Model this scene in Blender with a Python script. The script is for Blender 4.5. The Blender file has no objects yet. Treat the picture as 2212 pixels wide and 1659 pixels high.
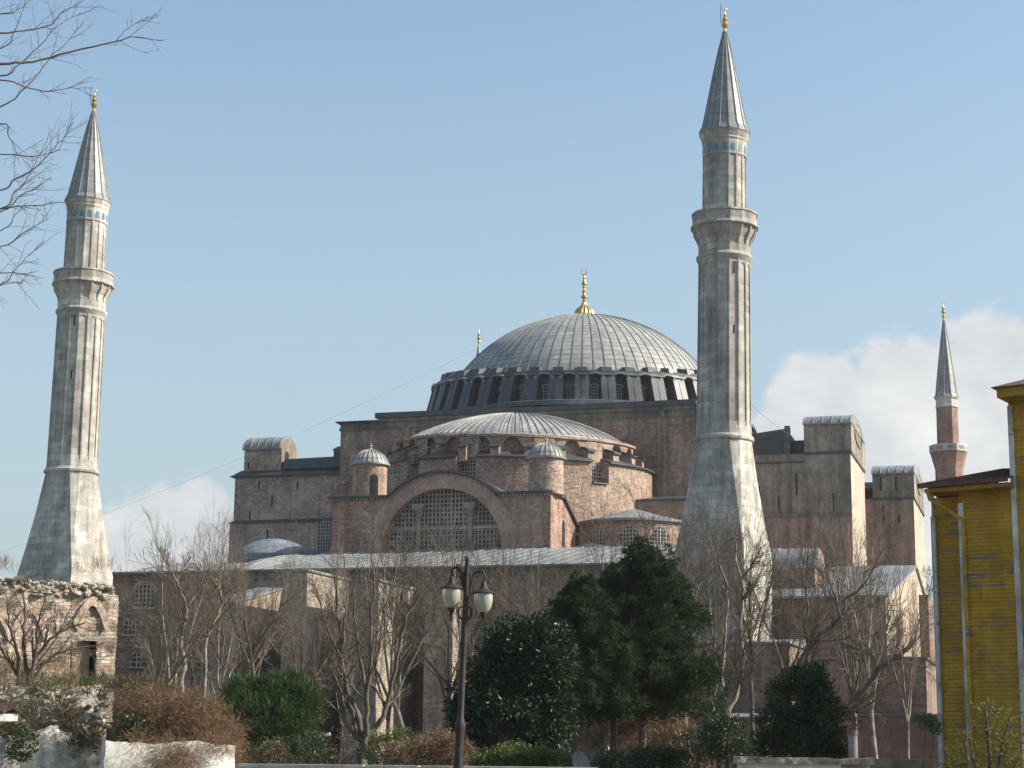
import bpy, math, random
from mathutils import Vector, Matrix, noise as mnoise
R=math.radians; PI=math.pi
sc=bpy.context.scene
col=sc.collection

# ------------------------------------------------------------------ camera, sky, sun, exposure
FPX=3897.0; CW=2212.0; CH=1659.0              # focal length and frame in survey pixels
CAM=Vector((54.1,-213.5,3.2)); YAW=R(16.5); PITCH=R(11.2); ROLL=0.010
_f=Vector((-math.sin(YAW)*math.cos(PITCH),math.cos(YAW)*math.cos(PITCH),math.sin(PITCH)))
_r=Vector((math.cos(YAW),math.sin(YAW),0)); _u=_r.cross(_f)
_r,_u=(_r*math.cos(ROLL)+_u*math.sin(ROLL)).normalized(),(_u*math.cos(ROLL)-_r*math.sin(ROLL)).normalized()
cam=bpy.data.cameras.new('camera'); co=bpy.data.objects.new('camera',cam); col.objects.link(co)
m3=Matrix((_r,_u,-_f)).transposed(); co.matrix_world=Matrix.Translation(CAM)@m3.to_4x4()
cam.sensor_width=36; cam.lens=FPX/CW*36; cam.clip_start=.5; cam.clip_end=20000
sc.camera=co
def at(U,V,Y=None,X=None,Z=None,D=None):      # sight line to a surveyed spot, met with a plane of the site
    d=_f+_r*((U-CW/2)/FPX)+_u*((CH/2-V)/FPX)
    if Y is not None: t=(Y-CAM.y)/d.y
    elif X is not None: t=(X-CAM.x)/d.x
    elif Z is not None: t=(Z-CAM.z)/d.z
    else: t=D/math.hypot(d.x,d.y)
    return CAM+d*t

SUN_AZ=R(77); SUN_EL=R(34)
sc.view_settings.view_transform='Standard'; sc.view_settings.look='None'
sc.view_settings.exposure=0.7; sc.view_settings.gamma=1
w=bpy.data.worlds.new('World'); sc.world=w; w.use_nodes=True
def build_sky():
    nt=w.node_tree; N=nt.nodes; L=nt.links; N.clear()
    out=N.new('ShaderNodeOutputWorld'); bg=N.new('ShaderNodeBackground'); bg.inputs[1].default_value=.12
    sky=N.new('ShaderNodeTexSky'); sky.sky_type='NISHITA'; sky.sun_disc=False
    sky.sun_elevation=SUN_EL; sky.sun_rotation=SUN_AZ; sky.air_density=1.0; sky.dust_density=1.6; sky.ozone_density=1.0; sky.altitude=50
    tc=N.new('ShaderNodeTexCoord')
    def math_(op,a,b=None,clamp=False):
        n=N.new('ShaderNodeMath'); n.operation=op; n.use_clamp=clamp
        for i,x in enumerate((a,b)):
            if x is None: continue
            if isinstance(x,(int,float)): n.inputs[i].default_value=x
            else: L.new(x,n.inputs[i])
        return n.outputs[0]
    def noise(scale,det,rough,off):
        mp=N.new('ShaderNodeMapping'); mp.inputs['Scale'].default_value=(1,1,1.35); mp.inputs['Location'].default_value=off
        L.new(tc.outputs['Generated'],mp.inputs[0])
        n=N.new('ShaderNodeTexNoise'); n.inputs['Scale'].default_value=scale; n.inputs['Detail'].default_value=det; n.inputs['Roughness'].default_value=rough
        L.new(mp.outputs[0],n.inputs['Vector']); return n.outputs['Fac']
    n1=noise(14,10,.6,(0.3,.1,0)); n2=noise(48,5,.6,(1.2,0,.3)); n3=noise(5,2,.5,(.7,.2,.4))
    # cumulus banks: each a bank direction, angular radius and weight
    dens=None
    for U,V,rad,wt in CLOUDS:
        d=(at(U,V,D=100)-CAM).normalized()
        vm=N.new('ShaderNodeVectorMath'); vm.operation='DISTANCE'
        nm=N.new('ShaderNodeVectorMath'); nm.operation='NORMALIZE'; L.new(tc.outputs['Generated'],nm.inputs[0])
        L.new(nm.outputs[0],vm.inputs[0]); vm.inputs[1].default_value=d
        k=math_('MULTIPLY',math_('SUBTRACT',1.0,math_('DIVIDE',vm.outputs['Value'],rad),True),wt)
        dens=k if dens is None else math_('MAXIMUM',dens,k)
    nz=math_('ADD',math_('MULTIPLY',math_('SUBTRACT',n1,.5),1.5),math_('MULTIPLY',math_('SUBTRACT',n2,.5),.25))
    a=math_('ADD',math_('MULTIPLY',dens,1.0),nz)
    a=math_('MULTIPLY',math_('SUBTRACT',a,.24),4.6,True)
    ss=N.new('ShaderNodeMapRange'); ss.interpolation_type='SMOOTHSTEP'; L.new(a,ss.inputs[0])
    a=math_('MULTIPLY',ss.outputs[0],math_('MINIMUM',math_('MULTIPLY',dens,4.0),1.0))
    # cloud tone: bright tops, greyer body
    tone=math_('ADD',.80,math_('ADD',math_('MULTIPLY',math_('SUBTRACT',n1,.5),.9),math_('MULTIPLY',math_('SUBTRACT',n3,.5),.5)))
    cm=N.new('ShaderNodeMix'); cm.data_type='RGBA'; cm.inputs[6].default_value=(2.75,3.0,3.25,1); cm.inputs[7].default_value=(5.0,4.95,4.85,1)
    L.new(math_('MULTIPLY',math_('SUBTRACT',tone,.6),2.2,True),cm.inputs[0])
    mx=N.new('ShaderNodeMix'); mx.data_type='RGBA'
    L.new(math_('MULTIPLY',a,.92),mx.inputs[0]); nm=N.new('ShaderNodeVectorMath'); nm.operation='NORMALIZE'; L.new(tc.outputs['Generated'],nm.inputs[0]); sx=N.new('ShaderNodeSeparateXYZ'); L.new(nm.outputs[0],sx.inputs[0])
    hz=N.new('ShaderNodeMapRange'); L.new(sx.outputs[2],hz.inputs[0]); hz.inputs[1].default_value=.02; hz.inputs[2].default_value=.46; hz.inputs[3].default_value=.95; hz.inputs[4].default_value=.0
    hm=N.new('ShaderNodeMix'); hm.data_type='RGBA'; L.new(hz.outputs[0],hm.inputs[0]); tn=N.new('ShaderNodeMix'); tn.data_type='RGBA'; tn.blend_type='MULTIPLY'; tn.inputs[0].default_value=1; L.new(sky.outputs[0],tn.inputs[6]); tn.inputs[7].default_value=(.98,1.09,1.06,1); L.new(tn.outputs[2],hm.inputs[6]); hm.inputs[7].default_value=(2.46,2.90,3.12,1)
    L.new(hm.outputs[2],mx.inputs[6]); L.new(cm.outputs[2],mx.inputs[7])
    L.new(mx.outputs[2],bg.inputs[0]); L.new(bg.outputs[0],out.inputs[0])
CLOUDS=[(1800,900,.05,1.1),(1950,835,.05,.9),(2150,820,.055,1.1),(1690,980,.04,.9),(2000,950,.07,.9),(2230,960,.07,.9),(1900,1080,.06,.8),(2120,1060,.06,.7),(350,1150,.042,1.0),(440,1125,.038,1.0),(270,1215,.04,.8),(480,1200,.035,.8)]
build_sky()
sd=Vector((math.sin(SUN_AZ)*math.cos(SUN_EL),math.cos(SUN_AZ)*math.cos(SUN_EL),math.sin(SUN_EL)))
sl=bpy.data.lights.new('sun','SUN'); sl.energy=4.8; sl.angle=R(.5); sl.color=(1,.925,.80)
so=bpy.data.objects.new('sun',sl); col.objects.link(so); so.rotation_euler=sd.to_track_quat('Z','Y').to_euler(); so.location=(80,-100,120)

# ------------------------------------------------------------------ materials
def mat(name,base,col2=None,big=(.12,.5),rough=.85,brick=None,streak=0,fine=(5,.25),bump=(.4,.05),metallic=0,polar=None,spec=.3,blotch=None,bands=None,mott=.22,course=0):
    """procedural surface: optional coursed units, large patches of a second colour, rain streaks, fine grain"""
    m=bpy.data.materials.new(name); m.use_nodes=True; nt=m.node_tree; N=nt.nodes; L=nt.links
    bs=N['Principled BSDF']; bs.inputs['Roughness'].default_value=rough; bs.inputs['Metallic'].default_value=metallic
    bs.inputs['Specular IOR Level'].default_value=spec
    geo=N.new('ShaderNodeNewGeometry'); P=geo.outputs['Position']
    def mth(op,a,b=None,clamp=False):
        n=N.new('ShaderNodeMath'); n.operation=op; n.use_clamp=clamp
        for i,x in enumerate((a,b)):
            if x is None: continue
            if isinstance(x,(int,float)): n.inputs[i].default_value=x
            else: L.new(x,n.inputs[i])
        return n.outputs[0]
    def mix(fac,a,b,mode='MIX'):
        n=N.new('ShaderNodeMix'); n.data_type='RGBA'; n.blend_type=mode
        for s,x in ((0,fac),(6,a),(7,b)):
            if isinstance(x,(int,float)): n.inputs[s].default_value=x
            elif isinstance(x,tuple): n.inputs[s].default_value=(*x,1)
            else: L.new(x,n.inputs[s])
        return n.outputs[2]
    def noise(scale,det=4,rgh=.6,sx=(1,1,1)):
        mp=N.new('ShaderNodeMapping'); mp.inputs['Scale'].default_value=sx; L.new(P,mp.inputs[0])
        n=N.new('ShaderNodeTexNoise'); n.inputs['Scale'].default_value=scale; n.inputs['Detail'].default_value=det; n.inputs['Roughness'].default_value=rgh
        L.new(mp.outputs[0],n.inputs['Vector']); return n.outputs['Fac']
    def ramp(x,lo,hi,a=0.,b=1.):
        n=N.new('ShaderNodeMapRange'); n.interpolation_type='SMOOTHSTEP'; L.new(x,n.inputs[0])
        n.inputs[1].default_value=lo; n.inputs[2].default_value=hi; n.inputs[3].default_value=a; n.inputs[4].default_value=b; return n.outputs[0]
    c=base; h=None
    if brick or polar:
        sp=N.new('ShaderNodeSeparateXYZ')
        cb=N.new('ShaderNodeCombineXYZ')
        if polar:
            tc=N.new('ShaderNodeTexCoord'); L.new(tc.outputs['Object'],sp.inputs[0])
            ang=mth('MULTIPLY',mth('ARCTAN2',sp.outputs[1],sp.outputs[0]),polar['n']/(2*PI))
            L.new(ang,cb.inputs[0])
            rr=mth('SQRT',mth('ADD',mth('MULTIPLY',sp.outputs[0],sp.outputs[0]),mth('MULTIPLY',sp.outputs[1],sp.outputs[1])))
            L.new(mth('ADD',mth('MULTIPLY',rr,polar.get('kr',1)),mth('MULTIPLY',sp.outputs[2],polar.get('kz',-.6))),cb.inputs[1])
            bw,bh,ms,mc,off,var=1.0,polar['h'],polar['m'],polar['mc'],0.,polar['var']
        else:
            L.new(P,sp.inputs[0])
            L.new(mth('ADD',sp.outputs[0],mth('MULTIPLY',sp.outputs[1],.93)),cb.inputs[0]); 
            wob=mth('MULTIPLY',mth('SUBTRACT',noise(.9,2),.5),brick.get('wob',.12))
            L.new(mth('ADD',sp.outputs[2],wob),cb.inputs[1])
            bw,bh,ms,mc,off,var=brick['w'],brick['h'],brick['m'],brick['mc'],.5,brick['var']
        bt=N.new('ShaderNodeTexBrick'); L.new(cb.outputs[0],bt.inputs['Vector']); bt.offset=off
        bt.inputs['Scale'].default_value=1; bt.inputs['Brick Width'].default_value=bw; bt.inputs['Row Height'].default_value=bh
        bt.inputs['Mortar Size'].default_value=ms; bt.inputs['Mortar Smooth'].default_value=.3; bt.inputs['Bias'].default_value=0
        bt.inputs['Color1'].default_value=(*[x*(1-var) for x in base],1); bt.inputs['Color2'].default_value=(*[min(1,x*(1+var)) for x in base],1)
        bt.inputs['Mortar'].default_value=(*mc,1); c=bt.outputs['Color']; h=bt.outputs['Fac']
    if col2: c=mix(mth('MULTIPLY',ramp(noise(big[0],5,.65),.40,.66),big[1]),c,col2)
    if blotch: c=mix(ramp(noise(blotch[0],4,.7),blotch[1],blotch[1]+.1),c,blotch[2])
    if bands: # wide brick / stone bands
        sp2=N.new('ShaderNodeSeparateXYZ'); L.new(P,sp2.inputs[0])
        zz=mth('ADD',sp2.outputs[2],mth('MULTIPLY',mth('SUBTRACT',noise(.5,4),.5),bands['wob']))
        fr=mth('FRACT',mth('DIVIDE',zz,bands['h']))
        c=mix(ramp(fr,bands['a'],bands['a']+.08),c,bands['c'])
    if course: c=mix(1.0,c,mixval(N,L,ramp(noise(.55,6,.75,(1,1,9)),.30,.70,1-course,1+course)),'MULTIPLY')
    if mott: c=mix(1.0,c,mixval(N,L,ramp(noise(.42,7,.72),.33,.67,1-mott,1+mott*.8)),'MULTIPLY')
    if streak: c=mix(1.0,c,mixval(N,L,ramp(noise(2.6,3,.6,(1,1,.07)),.28,.55,1-streak*.7,1.0)),'MULTIPLY')
    if streak: c=mix(1.0,c,mixval(N,L,ramp(noise(.9,4,.6,(1,1,.10)),.30,.62,1-streak,1.0)),'MULTIPLY')
    if fine: c=mix(1.0,c,mixval(N,L,ramp(noise(fine[0],4,.7),.25,.75,1-fine[1],1+fine[1])),'MULTIPLY')
    if isinstance(c,tuple): bs.inputs['Base Color'].default_value=(*c,1)
    else: L.new(c,bs.inputs['Base Color'])
    if bump:
        b=N.new('ShaderNodeBump'); b.inputs['Strength'].default_value=bump[0]; b.inputs['Distance'].default_value=bump[1]
        hh=noise(fine[0] if fine else 5,4,.7)
        if h is not None: hh=mth('SUBTRACT',hh,mth('MULTIPLY',h,.6))
        L.new(hh,b.inputs['Height']); L.new(b.outputs[0],bs.inputs['Normal'])
    return m
def mixval(N,L,v):
    n=N.new('ShaderNodeCombineColor'); 
    for i in range(3): L.new(v,n.inputs[i])
    return n.outputs[0]
def foliage_mat(name,a,b,scale=1.2,transl=.25,rough=.6,spec=.3):
    m=bpy.data.materials.new(name); m.use_nodes=True; nt=m.node_tree; N=nt.nodes; L=nt.links
    bs=N['Principled BSDF']; out=N['Material Output']; bs.inputs['Roughness'].default_value=rough; bs.inputs['Specular IOR Level'].default_value=spec
    geo=N.new('ShaderNodeNewGeometry'); n=N.new('ShaderNodeTexNoise'); n.inputs['Scale'].default_value=scale; n.inputs['Detail'].default_value=5; n.inputs['Roughness'].default_value=.75
    L.new(geo.outputs['Position'],n.inputs['Vector'])
    mr=N.new('ShaderNodeMapRange'); L.new(n.outputs['Fac'],mr.inputs[0]); mr.inputs[1].default_value=.35; mr.inputs[2].default_value=.65
    mx=N.new('ShaderNodeMix'); mx.data_type='RGBA'; L.new(mr.outputs[0],mx.inputs[0]); mx.inputs[6].default_value=(*a,1); mx.inputs[7].default_value=(*b,1)
    L.new(mx.outputs[2],bs.inputs['Base Color'])
    if transl:
        tr=N.new('ShaderNodeBsdfTranslucent'); L.new(mx.outputs[2],tr.inputs[0]); ms=N.new('ShaderNodeMixShader'); ms.inputs[0].default_value=transl
        L.new(bs.outputs[0],ms.inputs[1]); L.new(tr.outputs[0],ms.inputs[2]); L.new(ms.outputs[0],out.inputs[0])
    return m
M={}
M['brick']=mat('old_brick',(.335,.188,.138),(.42,.308,.245),(.13,.8),.92,dict(w=.42,h=.14,m=.018,mc=(.36,.285,.235),var=.30),.3,(3.2,.34),(.7,.07),course=.2,blotch=(.24,.575,(.42,.31,.262)))
M['towerbrick']=mat('skylit_tower_brick',(.42,.275,.225),(.54,.43,.37),(.16,.8),.92,dict(w=.42,h=.14,m=.018,mc=(.45,.36,.30),var=.28),.25,(3.2,.32),(.7,.07),course=.2,blotch=(.3,.56,(.55,.44,.385)))  # paler copy of the old brick, sky light put into its colour
M['pinkbrick']=mat('rough_brick',(.33,.205,.155),(.46,.36,.285),(.20,.8),.92,dict(w=.42,h=.15,m=.028,mc=(.46,.37,.30),var=.36),.2,(3.2,.42),(1.0,.1),course=.24)
M['plaster']=mat('stained_plaster',(.34,.285,.23),(.19,.16,.13),(.09,.85),.92,None,.42,(1.8,.22),(.25,.04))
M['pinkplaster']=mat('pink_plaster',(.42,.29,.225),(.32,.24,.19),(.10,.8),.92,None,.40,(1.8,.22),(.25,.04))
M['stone']=mat('marble_ashlar',(.49,.46,.41),(.36,.335,.295),(.18,.75),.85,dict(w=1.15,h=.55,m=.02,mc=(.30,.275,.24),var=.24,wob=.03),.34,(2.2,.14),(.3,.03))
M['carved']=mat('carved_stone',(.42,.385,.335),(.28,.26,.235),(.5,.7),.9,None,.35,(7,.35),(.9,.08))
M['cornice']=mat('cornice_stone',(.24,.205,.17),(.15,.135,.12),(.2,.8),.9,None,.35,(2.5,.25),(.4,.05))
M['lead_dome']=mat('dome_lead',(.35,.34,.31),(.255,.255,.247),(.25,.6),.52,None,.16,(1.6,.16),(.12,.03),polar=dict(n=80,h=.95,m=.085,mc=(.15,.15,.148),var=.13,kr=1,kz=-.75),spec=.5)
M['lead']=mat('grey_lead',(.27,.275,.275),(.18,.19,.195),(.22,.7),.5,dict(w=.75,h=1.6,m=.03,mc=(.15,.15,.155),var=.14,wob=.0),.2,(1.6,.2),(.15,.03),spec=.5)
M['roof_lead']=mat('pale_roof_lead',(.235,.24,.24),(.15,.16,.165),(.22,.8),.5,None,.12,(1.6,.2),(.15,.03),spec=.5)
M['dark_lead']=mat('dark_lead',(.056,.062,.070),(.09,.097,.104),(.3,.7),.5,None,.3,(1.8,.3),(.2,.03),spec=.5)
M['blue_lead']=mat('bluish_lead',(.22,.25,.28),(.17,.19,.21),(.3,.6),.5,None,.2,(1.6,.2),(.15,.03),polar=dict(n=32,h=.9,m=.06,mc=(.12,.13,.15),var=.12),spec=.5)
M['cone_lead']=mat('cone_lead',(.29,.29,.28),(.22,.225,.225),(.4,.6),.5,None,.25,(1.6,.18),(.15,.03),polar=dict(n=16,h=1.05,m=.04,mc=(.13,.13,.135),var=.12,kr=0,kz=1),spec=.5)
M['gold']=mat('gilded_metal',(.66,.44,.16),None,rough=.38,fine=None,bump=None,metallic=1)
M['glass']=mat('window_glass',(.022,.023,.026),None,rough=.45,fine=(3,.5),bump=(.3,.05),spec=.2)
M['lattice']=mat('window_lattice',(.46,.42,.37),(.33,.30,.265),(.5,.6),.9,None,0,(4,.2),None)
M['dark']=mat('dark_recess',(.02,.018,.016),None,rough=.9,fine=(3,.3),bump=None)
M['tile']=mat('blue_tile',(.05,.16,.24),(.09,.22,.28),(3,.6),.25,None,0,(6,.3),None,spec=.6)
M['redbrick']=mat('red_minaret_brick',(.27,.15,.115),(.34,.22,.175),(.2,.6),.9,dict(w=.5,h=.2,m=.03,mc=(.36,.26,.21),var=.22),.2,(3,.25),(.4,.05))
M['marble']=mat('pale_marble',(.58,.55,.49),(.42,.40,.36),(.3,.6),.7,None,.2,(4,.15),(.2,.03))

M['sunlit_cream']=mat('sunlit_side_plaster',(.50,.42,.33),(.44,.31,.24),(.12,.7),.92,None,.2,(1.8,.15),(.25,.04))  # paler plaster for south sides, sunlit brightness put into the colour
# ------------------------------------------------------------------ mesh helpers
ORG={}
class MB:
    def __init__(s): s.v=[]; s.f=[]; s.m=[]
    def add(s,vs,fs,mi=0):
        o=len(s.v); s.v+= [tuple(p) for p in vs]; s.f+=[tuple(i+o for i in f) for f in fs]; s.m+=[mi]*len(fs)
    def box(s,x0,x1,y0,y1,z0,z1,mi=0):
        s.add([(x0,y0,z0),(x1,y0,z0),(x1,y1,z0),(x0,y1,z0),(x0,y0,z1),(x1,y0,z1),(x1,y1,z1),(x0,y1,z1)],
              [(3,2,1,0),(4,5,6,7),(0,1,5,4),(1,2,6,5),(2,3,7,6),(3,0,4,7)],mi)
    def hexa(s,p,mi=0):  # eight corners, bottom ring then top ring
        s.add(p,[(3,2,1,0),(4,5,6,7),(0,1,5,4),(1,2,6,5),(2,3,7,6),(3,0,4,7)],mi)
    def prism(s,a,vec,mi=0):
        n=len(a); v=Vector(vec); b=[Vector(p)+v for p in a]
        s.add(list(a)+b,[tuple(reversed(range(n))),tuple(range(n,2*n))]+[(i,(i+1)%n,n+(i+1)%n,n+i) for i in range(n)],mi)
    def loft(s,rings,mi=0,close=True,cap=(True,True)):
        n=len(rings[0]); vs=[p for r in rings for p in r]; fs=[]
        for k in range(len(rings)-1):
            for i in range(n if close else n-1):
                j=(i+1)%n; fs.append((k*n+i,k*n+j,(k+1)*n+j,(k+1)*n+i))
        if cap[0] and close: fs.append(tuple(reversed(range(n))))
        if cap[1] and close: fs.append(tuple((len(rings)-1)*n+i for i in range(n)))
        s.add(vs,fs,mi)
    def lathe(s,prof,cx=0,cy=0,n=32,a0=0,a1=2*PI,mi=0,rot=0):
        full=abs(a1-a0-2*PI)<1e-6; k=n if full else n+1
        rings=[[(cx+r*math.cos(a0+rot+(a1-a0)*i/n),cy+r*math.sin(a0+rot+(a1-a0)*i/n),z) for i in range(k)] for r,z in prof]
        s.loft(rings,mi,full,(full and prof[0][0]>1e-4,full and prof[-1][0]>1e-4))
    def tube(s,pts,rad,n=6,mi=0,cap=True):
        rings=[]; pts=[Vector(p) for p in pts]; prev=None
        for i,p in enumerate(pts):
            t=(pts[min(i+1,len(pts)-1)]-pts[max(i-1,0)]); 
            if t.length<1e-9: t=Vector((0,0,1))
            t.normalize()
            if prev is None: a=t.orthogonal().normalized()
            else:
                a=prev-t*prev.dot(t)
                a=a.normalized() if a.length>1e-6 else t.orthogonal().normalized()
            prev=a; b=t.cross(a); r=rad[i] if isinstance(rad,(list,tuple)) else rad
            rings.append([p+(a*math.cos(2*PI*k/n)+b*math.sin(2*PI*k/n))*r for k in range(n)])
        s.loft(rings,mi,True,(cap,cap))
    # wall field with an arched opening; F(s,z,d) maps wall coordinates to space
    def panel(s,F,s0,s1,z0,z1,c,hw,sill,spring,depth,rise=None,n=10,mi=0):
        rise=hw if rise is None else rise
        arch=[(c-hw*math.cos(PI*i/n),spring+rise*math.sin(PI*i/n)) for i in range(n+1)]
        q=lambda a,b,cc,d:s.add([F(*a,0),F(*b,0),F(*cc,0),F(*d,0)],[(0,1,2,3)],mi)
        q((s0,sill),(c-hw,sill),(c-hw,z1),(s0,z1)); q((c+hw,sill),(s1,sill),(s1,z1),(c+hw,z1))
        if sill>z0+1e-4: q((s0,z0),(c-hw,z0),(c-hw,sill),(s0,sill)); q((c-hw,z0),(c+hw,z0),(c+hw,sill),(c-hw,sill)); q((c+hw,z0),(s1,z0),(s1,sill),(c+hw,sill))
        for i in range(n): q(arch[i],arch[i+1],(arch[i+1][0],z1),(arch[i][0],z1))
        bd=[(c-hw,sill)]+arch+[(c+hw,sill)]
        for i in range(len(bd)):
            a=bd[i]; b=bd[(i+1)%len(bd)]
            s.add([F(*a,0),F(*b,0),F(*b,depth),F(*a,depth)],[(0,3,2,1)],mi)
    def pane(s,F,c,hw,sill,spring,d,rise=None,n=10,mi=0):
        rise=hw if rise is None else rise
        arch=[(c-hw*math.cos(PI*i/n),spring+rise*math.sin(PI*i/n)) for i in range(n+1)]
        for i in range(n):
            s.add([F(arch[i][0],sill,d),F(arch[i+1][0],sill,d),F(*arch[i+1],d),F(*arch[i],d)],[(0,1,2,3)],mi)
    def bars(s,F,c,hw,sill,spring,d,step,wd,rise=None,mi=0,th=.08,stepz=None,skip=None):
        rise=hw if rise is None else rise; stepz=stepz or step
        def bx(a0,a1,b0,b1):
            s.hexa([F(a0,b0,d),F(a1,b0,d),F(a1,b0,d-th),F(a0,b0,d-th),F(a0,b1,d),F(a1,b1,d),F(a1,b1,d-th),F(a0,b1,d-th)],mi)
        k=int(2*hw/step)
        for i in range(1,k+1):
            x=-hw+2*hw*i/(k+1)
            zt=spring+rise*math.sqrt(max(0,1-(x/hw)**2))
            bx(c+x-wd/2,c+x+wd/2,sill,zt)
        z=sill+stepz
        while z<spring+rise-.1:
            h=hw if z<spring else hw*math.sqrt(max(0,1-((z-spring)/rise)**2))
            bx(c-h,c+h,z-wd/2,z+wd/2); z+=stepz
    def build(s,name,mats,parent=None,org=None,smooth=35):
        o=Vector((0,0,0))
        if parent is not None: o=ORG[parent]
        loc=Vector(org) if org is not None else (o if parent is not None else Vector((0,0,0)))
        me=bpy.data.meshes.new(name); me.from_pydata([(p[0]-loc.x,p[1]-loc.y,p[2]-loc.z) for p in s.v],[],s.f)
        if not isinstance(mats,(list,tuple)): mats=[mats]
        for m in mats: me.materials.append(m if not isinstance(m,str) else M[m])
        if len(mats)>1: me.polygons.foreach_set('material_index',s.m)
        if smooth:
            me.polygons.foreach_set('use_smooth',[True]*len(me.polygons)); me.set_sharp_from_angle(angle=R(smooth))
        me.update(); ob=bpy.data.objects.new(name,me); col.objects.link(ob)
        ob.location=loc-o
        if parent is not None: ob.parent=parent
        ORG[ob]=loc
        return ob
def recalc(ob):
    import bmesh
    bm=bmesh.new(); bm.from_mesh(ob.data); bmesh.ops.recalc_face_normals(bm,faces=bm.faces); bm.to_mesh(ob.data); bm.free()
def tag(o,label=None,cat=None,group=None,kind=None):
    if label: o['label']=label
    if cat: o['category']=cat
    if group: o['group']=group
    if kind: o['kind']=kind
    return o
def thing(name,label,cat,loc,group=None):
    o=bpy.data.objects.new(name,None); col.objects.link(o); o.location=loc; o.empty_display_size=.5
    ORG[o]=Vector(loc); return tag(o,label,cat,group)
def put(o,parent,loc=None,rz=None):    # a copy of one object that shares its mesh
    c=o.copy(); col.objects.link(c); c.parent=parent; ORG[c]=ORG[o]
    if loc is not None: c.location=loc
    if rz is not None: c.rotation_euler.z=rz
    return c

GZ=1.4
# ------------------------------------------------------------------ ground
g=MB(); n=60
gm=mat('winter_earth',(.12,.10,.065),(.07,.085,.035),(.15,.9),.95,None,0,(1.5,.4),(.6,.1))
xs=[-3000,-800,-300]+[-200+10*i for i in range(41)]+[300,800,3000]; ys=[-900,-400]+[-240+10*i for i in range(41)]+[300,800,4000]
for j,y in enumerate(ys):
    for i,x in enumerate(xs): g.v.append((x,y,GZ-.35+.25*mnoise.noise((x*.05,y*.05,1))))
for j in range(len(ys)-1):
    for i in range(len(xs)-1):
        a=j*len(xs)+i; g.f.append((a,a+1,a+1+len(xs),a+len(xs))); g.m.append(0)
tag(g.build('ground',gm),kind='structure')

# ================================================================== THE MOSQUE
mosque=thing('domed_mosque','vast brick mosque with one broad grey lead dome and a great arched west window','mosque',(0,0,0))
# ---- square block under the dome
b=MB(); b.box(-23.2,21.4,-22,22,0,38.15); b.box(-18.4,18.2,-22.35,-21.9,0,38.15)
b.box(-15.4,-14.6,-22.75,-22.3,0,38.15); b.box(14.2,15.2,-22.75,-22.3,0,38.15)
block=b.build('central_block','brick',mosque)
b=MB()
for (x0,x1,y,zt) in ((-23.2,-18.42,-22,39.05),(-18.4,18.2,-22.35,39.35),(18.22,21.4,-22,39.05)):
    for (d,z0,z1) in ((.15,38.15,38.4),(.05,38.4,38.95),(.28,38.95,zt)): b.box(x0-(d if x0<-23 else 0),x1,y-d,22+d,z0,z1)
b.build('cornice','cornice',block)
b=MB(); b.box(-23.7,21.8,-22.5,22.4,39.07,39.2); b.box(-18.7,18.5,-22.85,22,39.36,39.85); b.box(-19.5,19.5,-20.8,20.8,39.85,40.35)
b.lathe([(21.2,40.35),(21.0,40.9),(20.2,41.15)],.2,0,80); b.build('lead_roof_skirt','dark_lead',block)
b=MB(); b.tube([(14.95,-22.95,38.1),(14.95,-22.9,33),(14.9,-23.1,30),(14.9,-22.95,26)],.16,8); b.tube([(14.95,-22.6,39.0),(14.7,-22.95,38.6),(14.95,-22.95,38.1)],.22,8)
b.build('downpipe','cornice',block)
# ---- drum: 40 windows between sloping lead piers
DC=(.2,0); NW=40; st=2*PI/NW
def drumk(a): return 1.07-.37*max(0,math.cos(a-.25))
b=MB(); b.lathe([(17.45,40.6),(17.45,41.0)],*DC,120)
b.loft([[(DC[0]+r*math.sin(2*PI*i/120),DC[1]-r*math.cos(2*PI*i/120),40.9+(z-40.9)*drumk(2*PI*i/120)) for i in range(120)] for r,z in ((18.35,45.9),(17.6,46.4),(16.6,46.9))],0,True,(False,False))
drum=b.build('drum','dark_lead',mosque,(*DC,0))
def cyl(r,cx=0,cy=0,phi0=0):
    return lambda s,z,d:(cx+(r-d)*math.sin(phi0+s/r),cy-(r-d)*math.cos(phi0+s/r),z)
b=MB(); F=cyl(18.0); hs=18.0*st/2
b.panel(F,-hs,hs,40.9,46.6,0,.84,41.1,45.0,.4,n=8)
# eyebrow hood over the opening
b.loft([[F(-1.0*k*math.cos(PI*i/10),45.0+1.0*k*math.sin(PI*i/10),d) for i in range(11)] for k,d in ((.86,-.02),(.86,-.95),(1.10,-.95),(1.16,.02))],3,False)
b.pane(F,0,.84,41.1,45.0,.4,mi=0,n=8); b.pane(F,0,.62,41.3,43.7,.37,mi=1,n=8); b.bars(F,0,.62,41.3,43.7,.36,.40,.10,mi=2,stepz=.5)
b.loft([[F(-.62*k*math.cos(PI*i/10),43.7+.62*k*math.sin(PI*i/10),d) for i in range(11)] for k,d in ((1.,.36),(1.,.2),(1.25,.2),(1.25,.39))],2,False)
win=b.build('drum_window',['dark_lead','glass','lattice','lead'],None,(0,0,0)); win.parent=drum; win.location=(0,0,0)
b=MB()
F0=lambda r,s,z:(r*math.sin(st/2)+s*math.cos(st/2),-r*math.cos(st/2)+s*math.sin(st/2),z)
for (ra,rb,wd,za,zb,rin) in ((20.0,18.8,.82,40.9,45.6,17.6),(19.0,18.95,.98,45.6,45.82,17.6)):
    b.hexa([F0(ra,-wd,za),F0(ra,wd,za),F0(rin,wd,za),F0(rin,-wd,za),F0(rb,-wd,zb),F0(rb,wd,zb),F0(rin,wd,zb),F0(rin,-wd,zb)])
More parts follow.
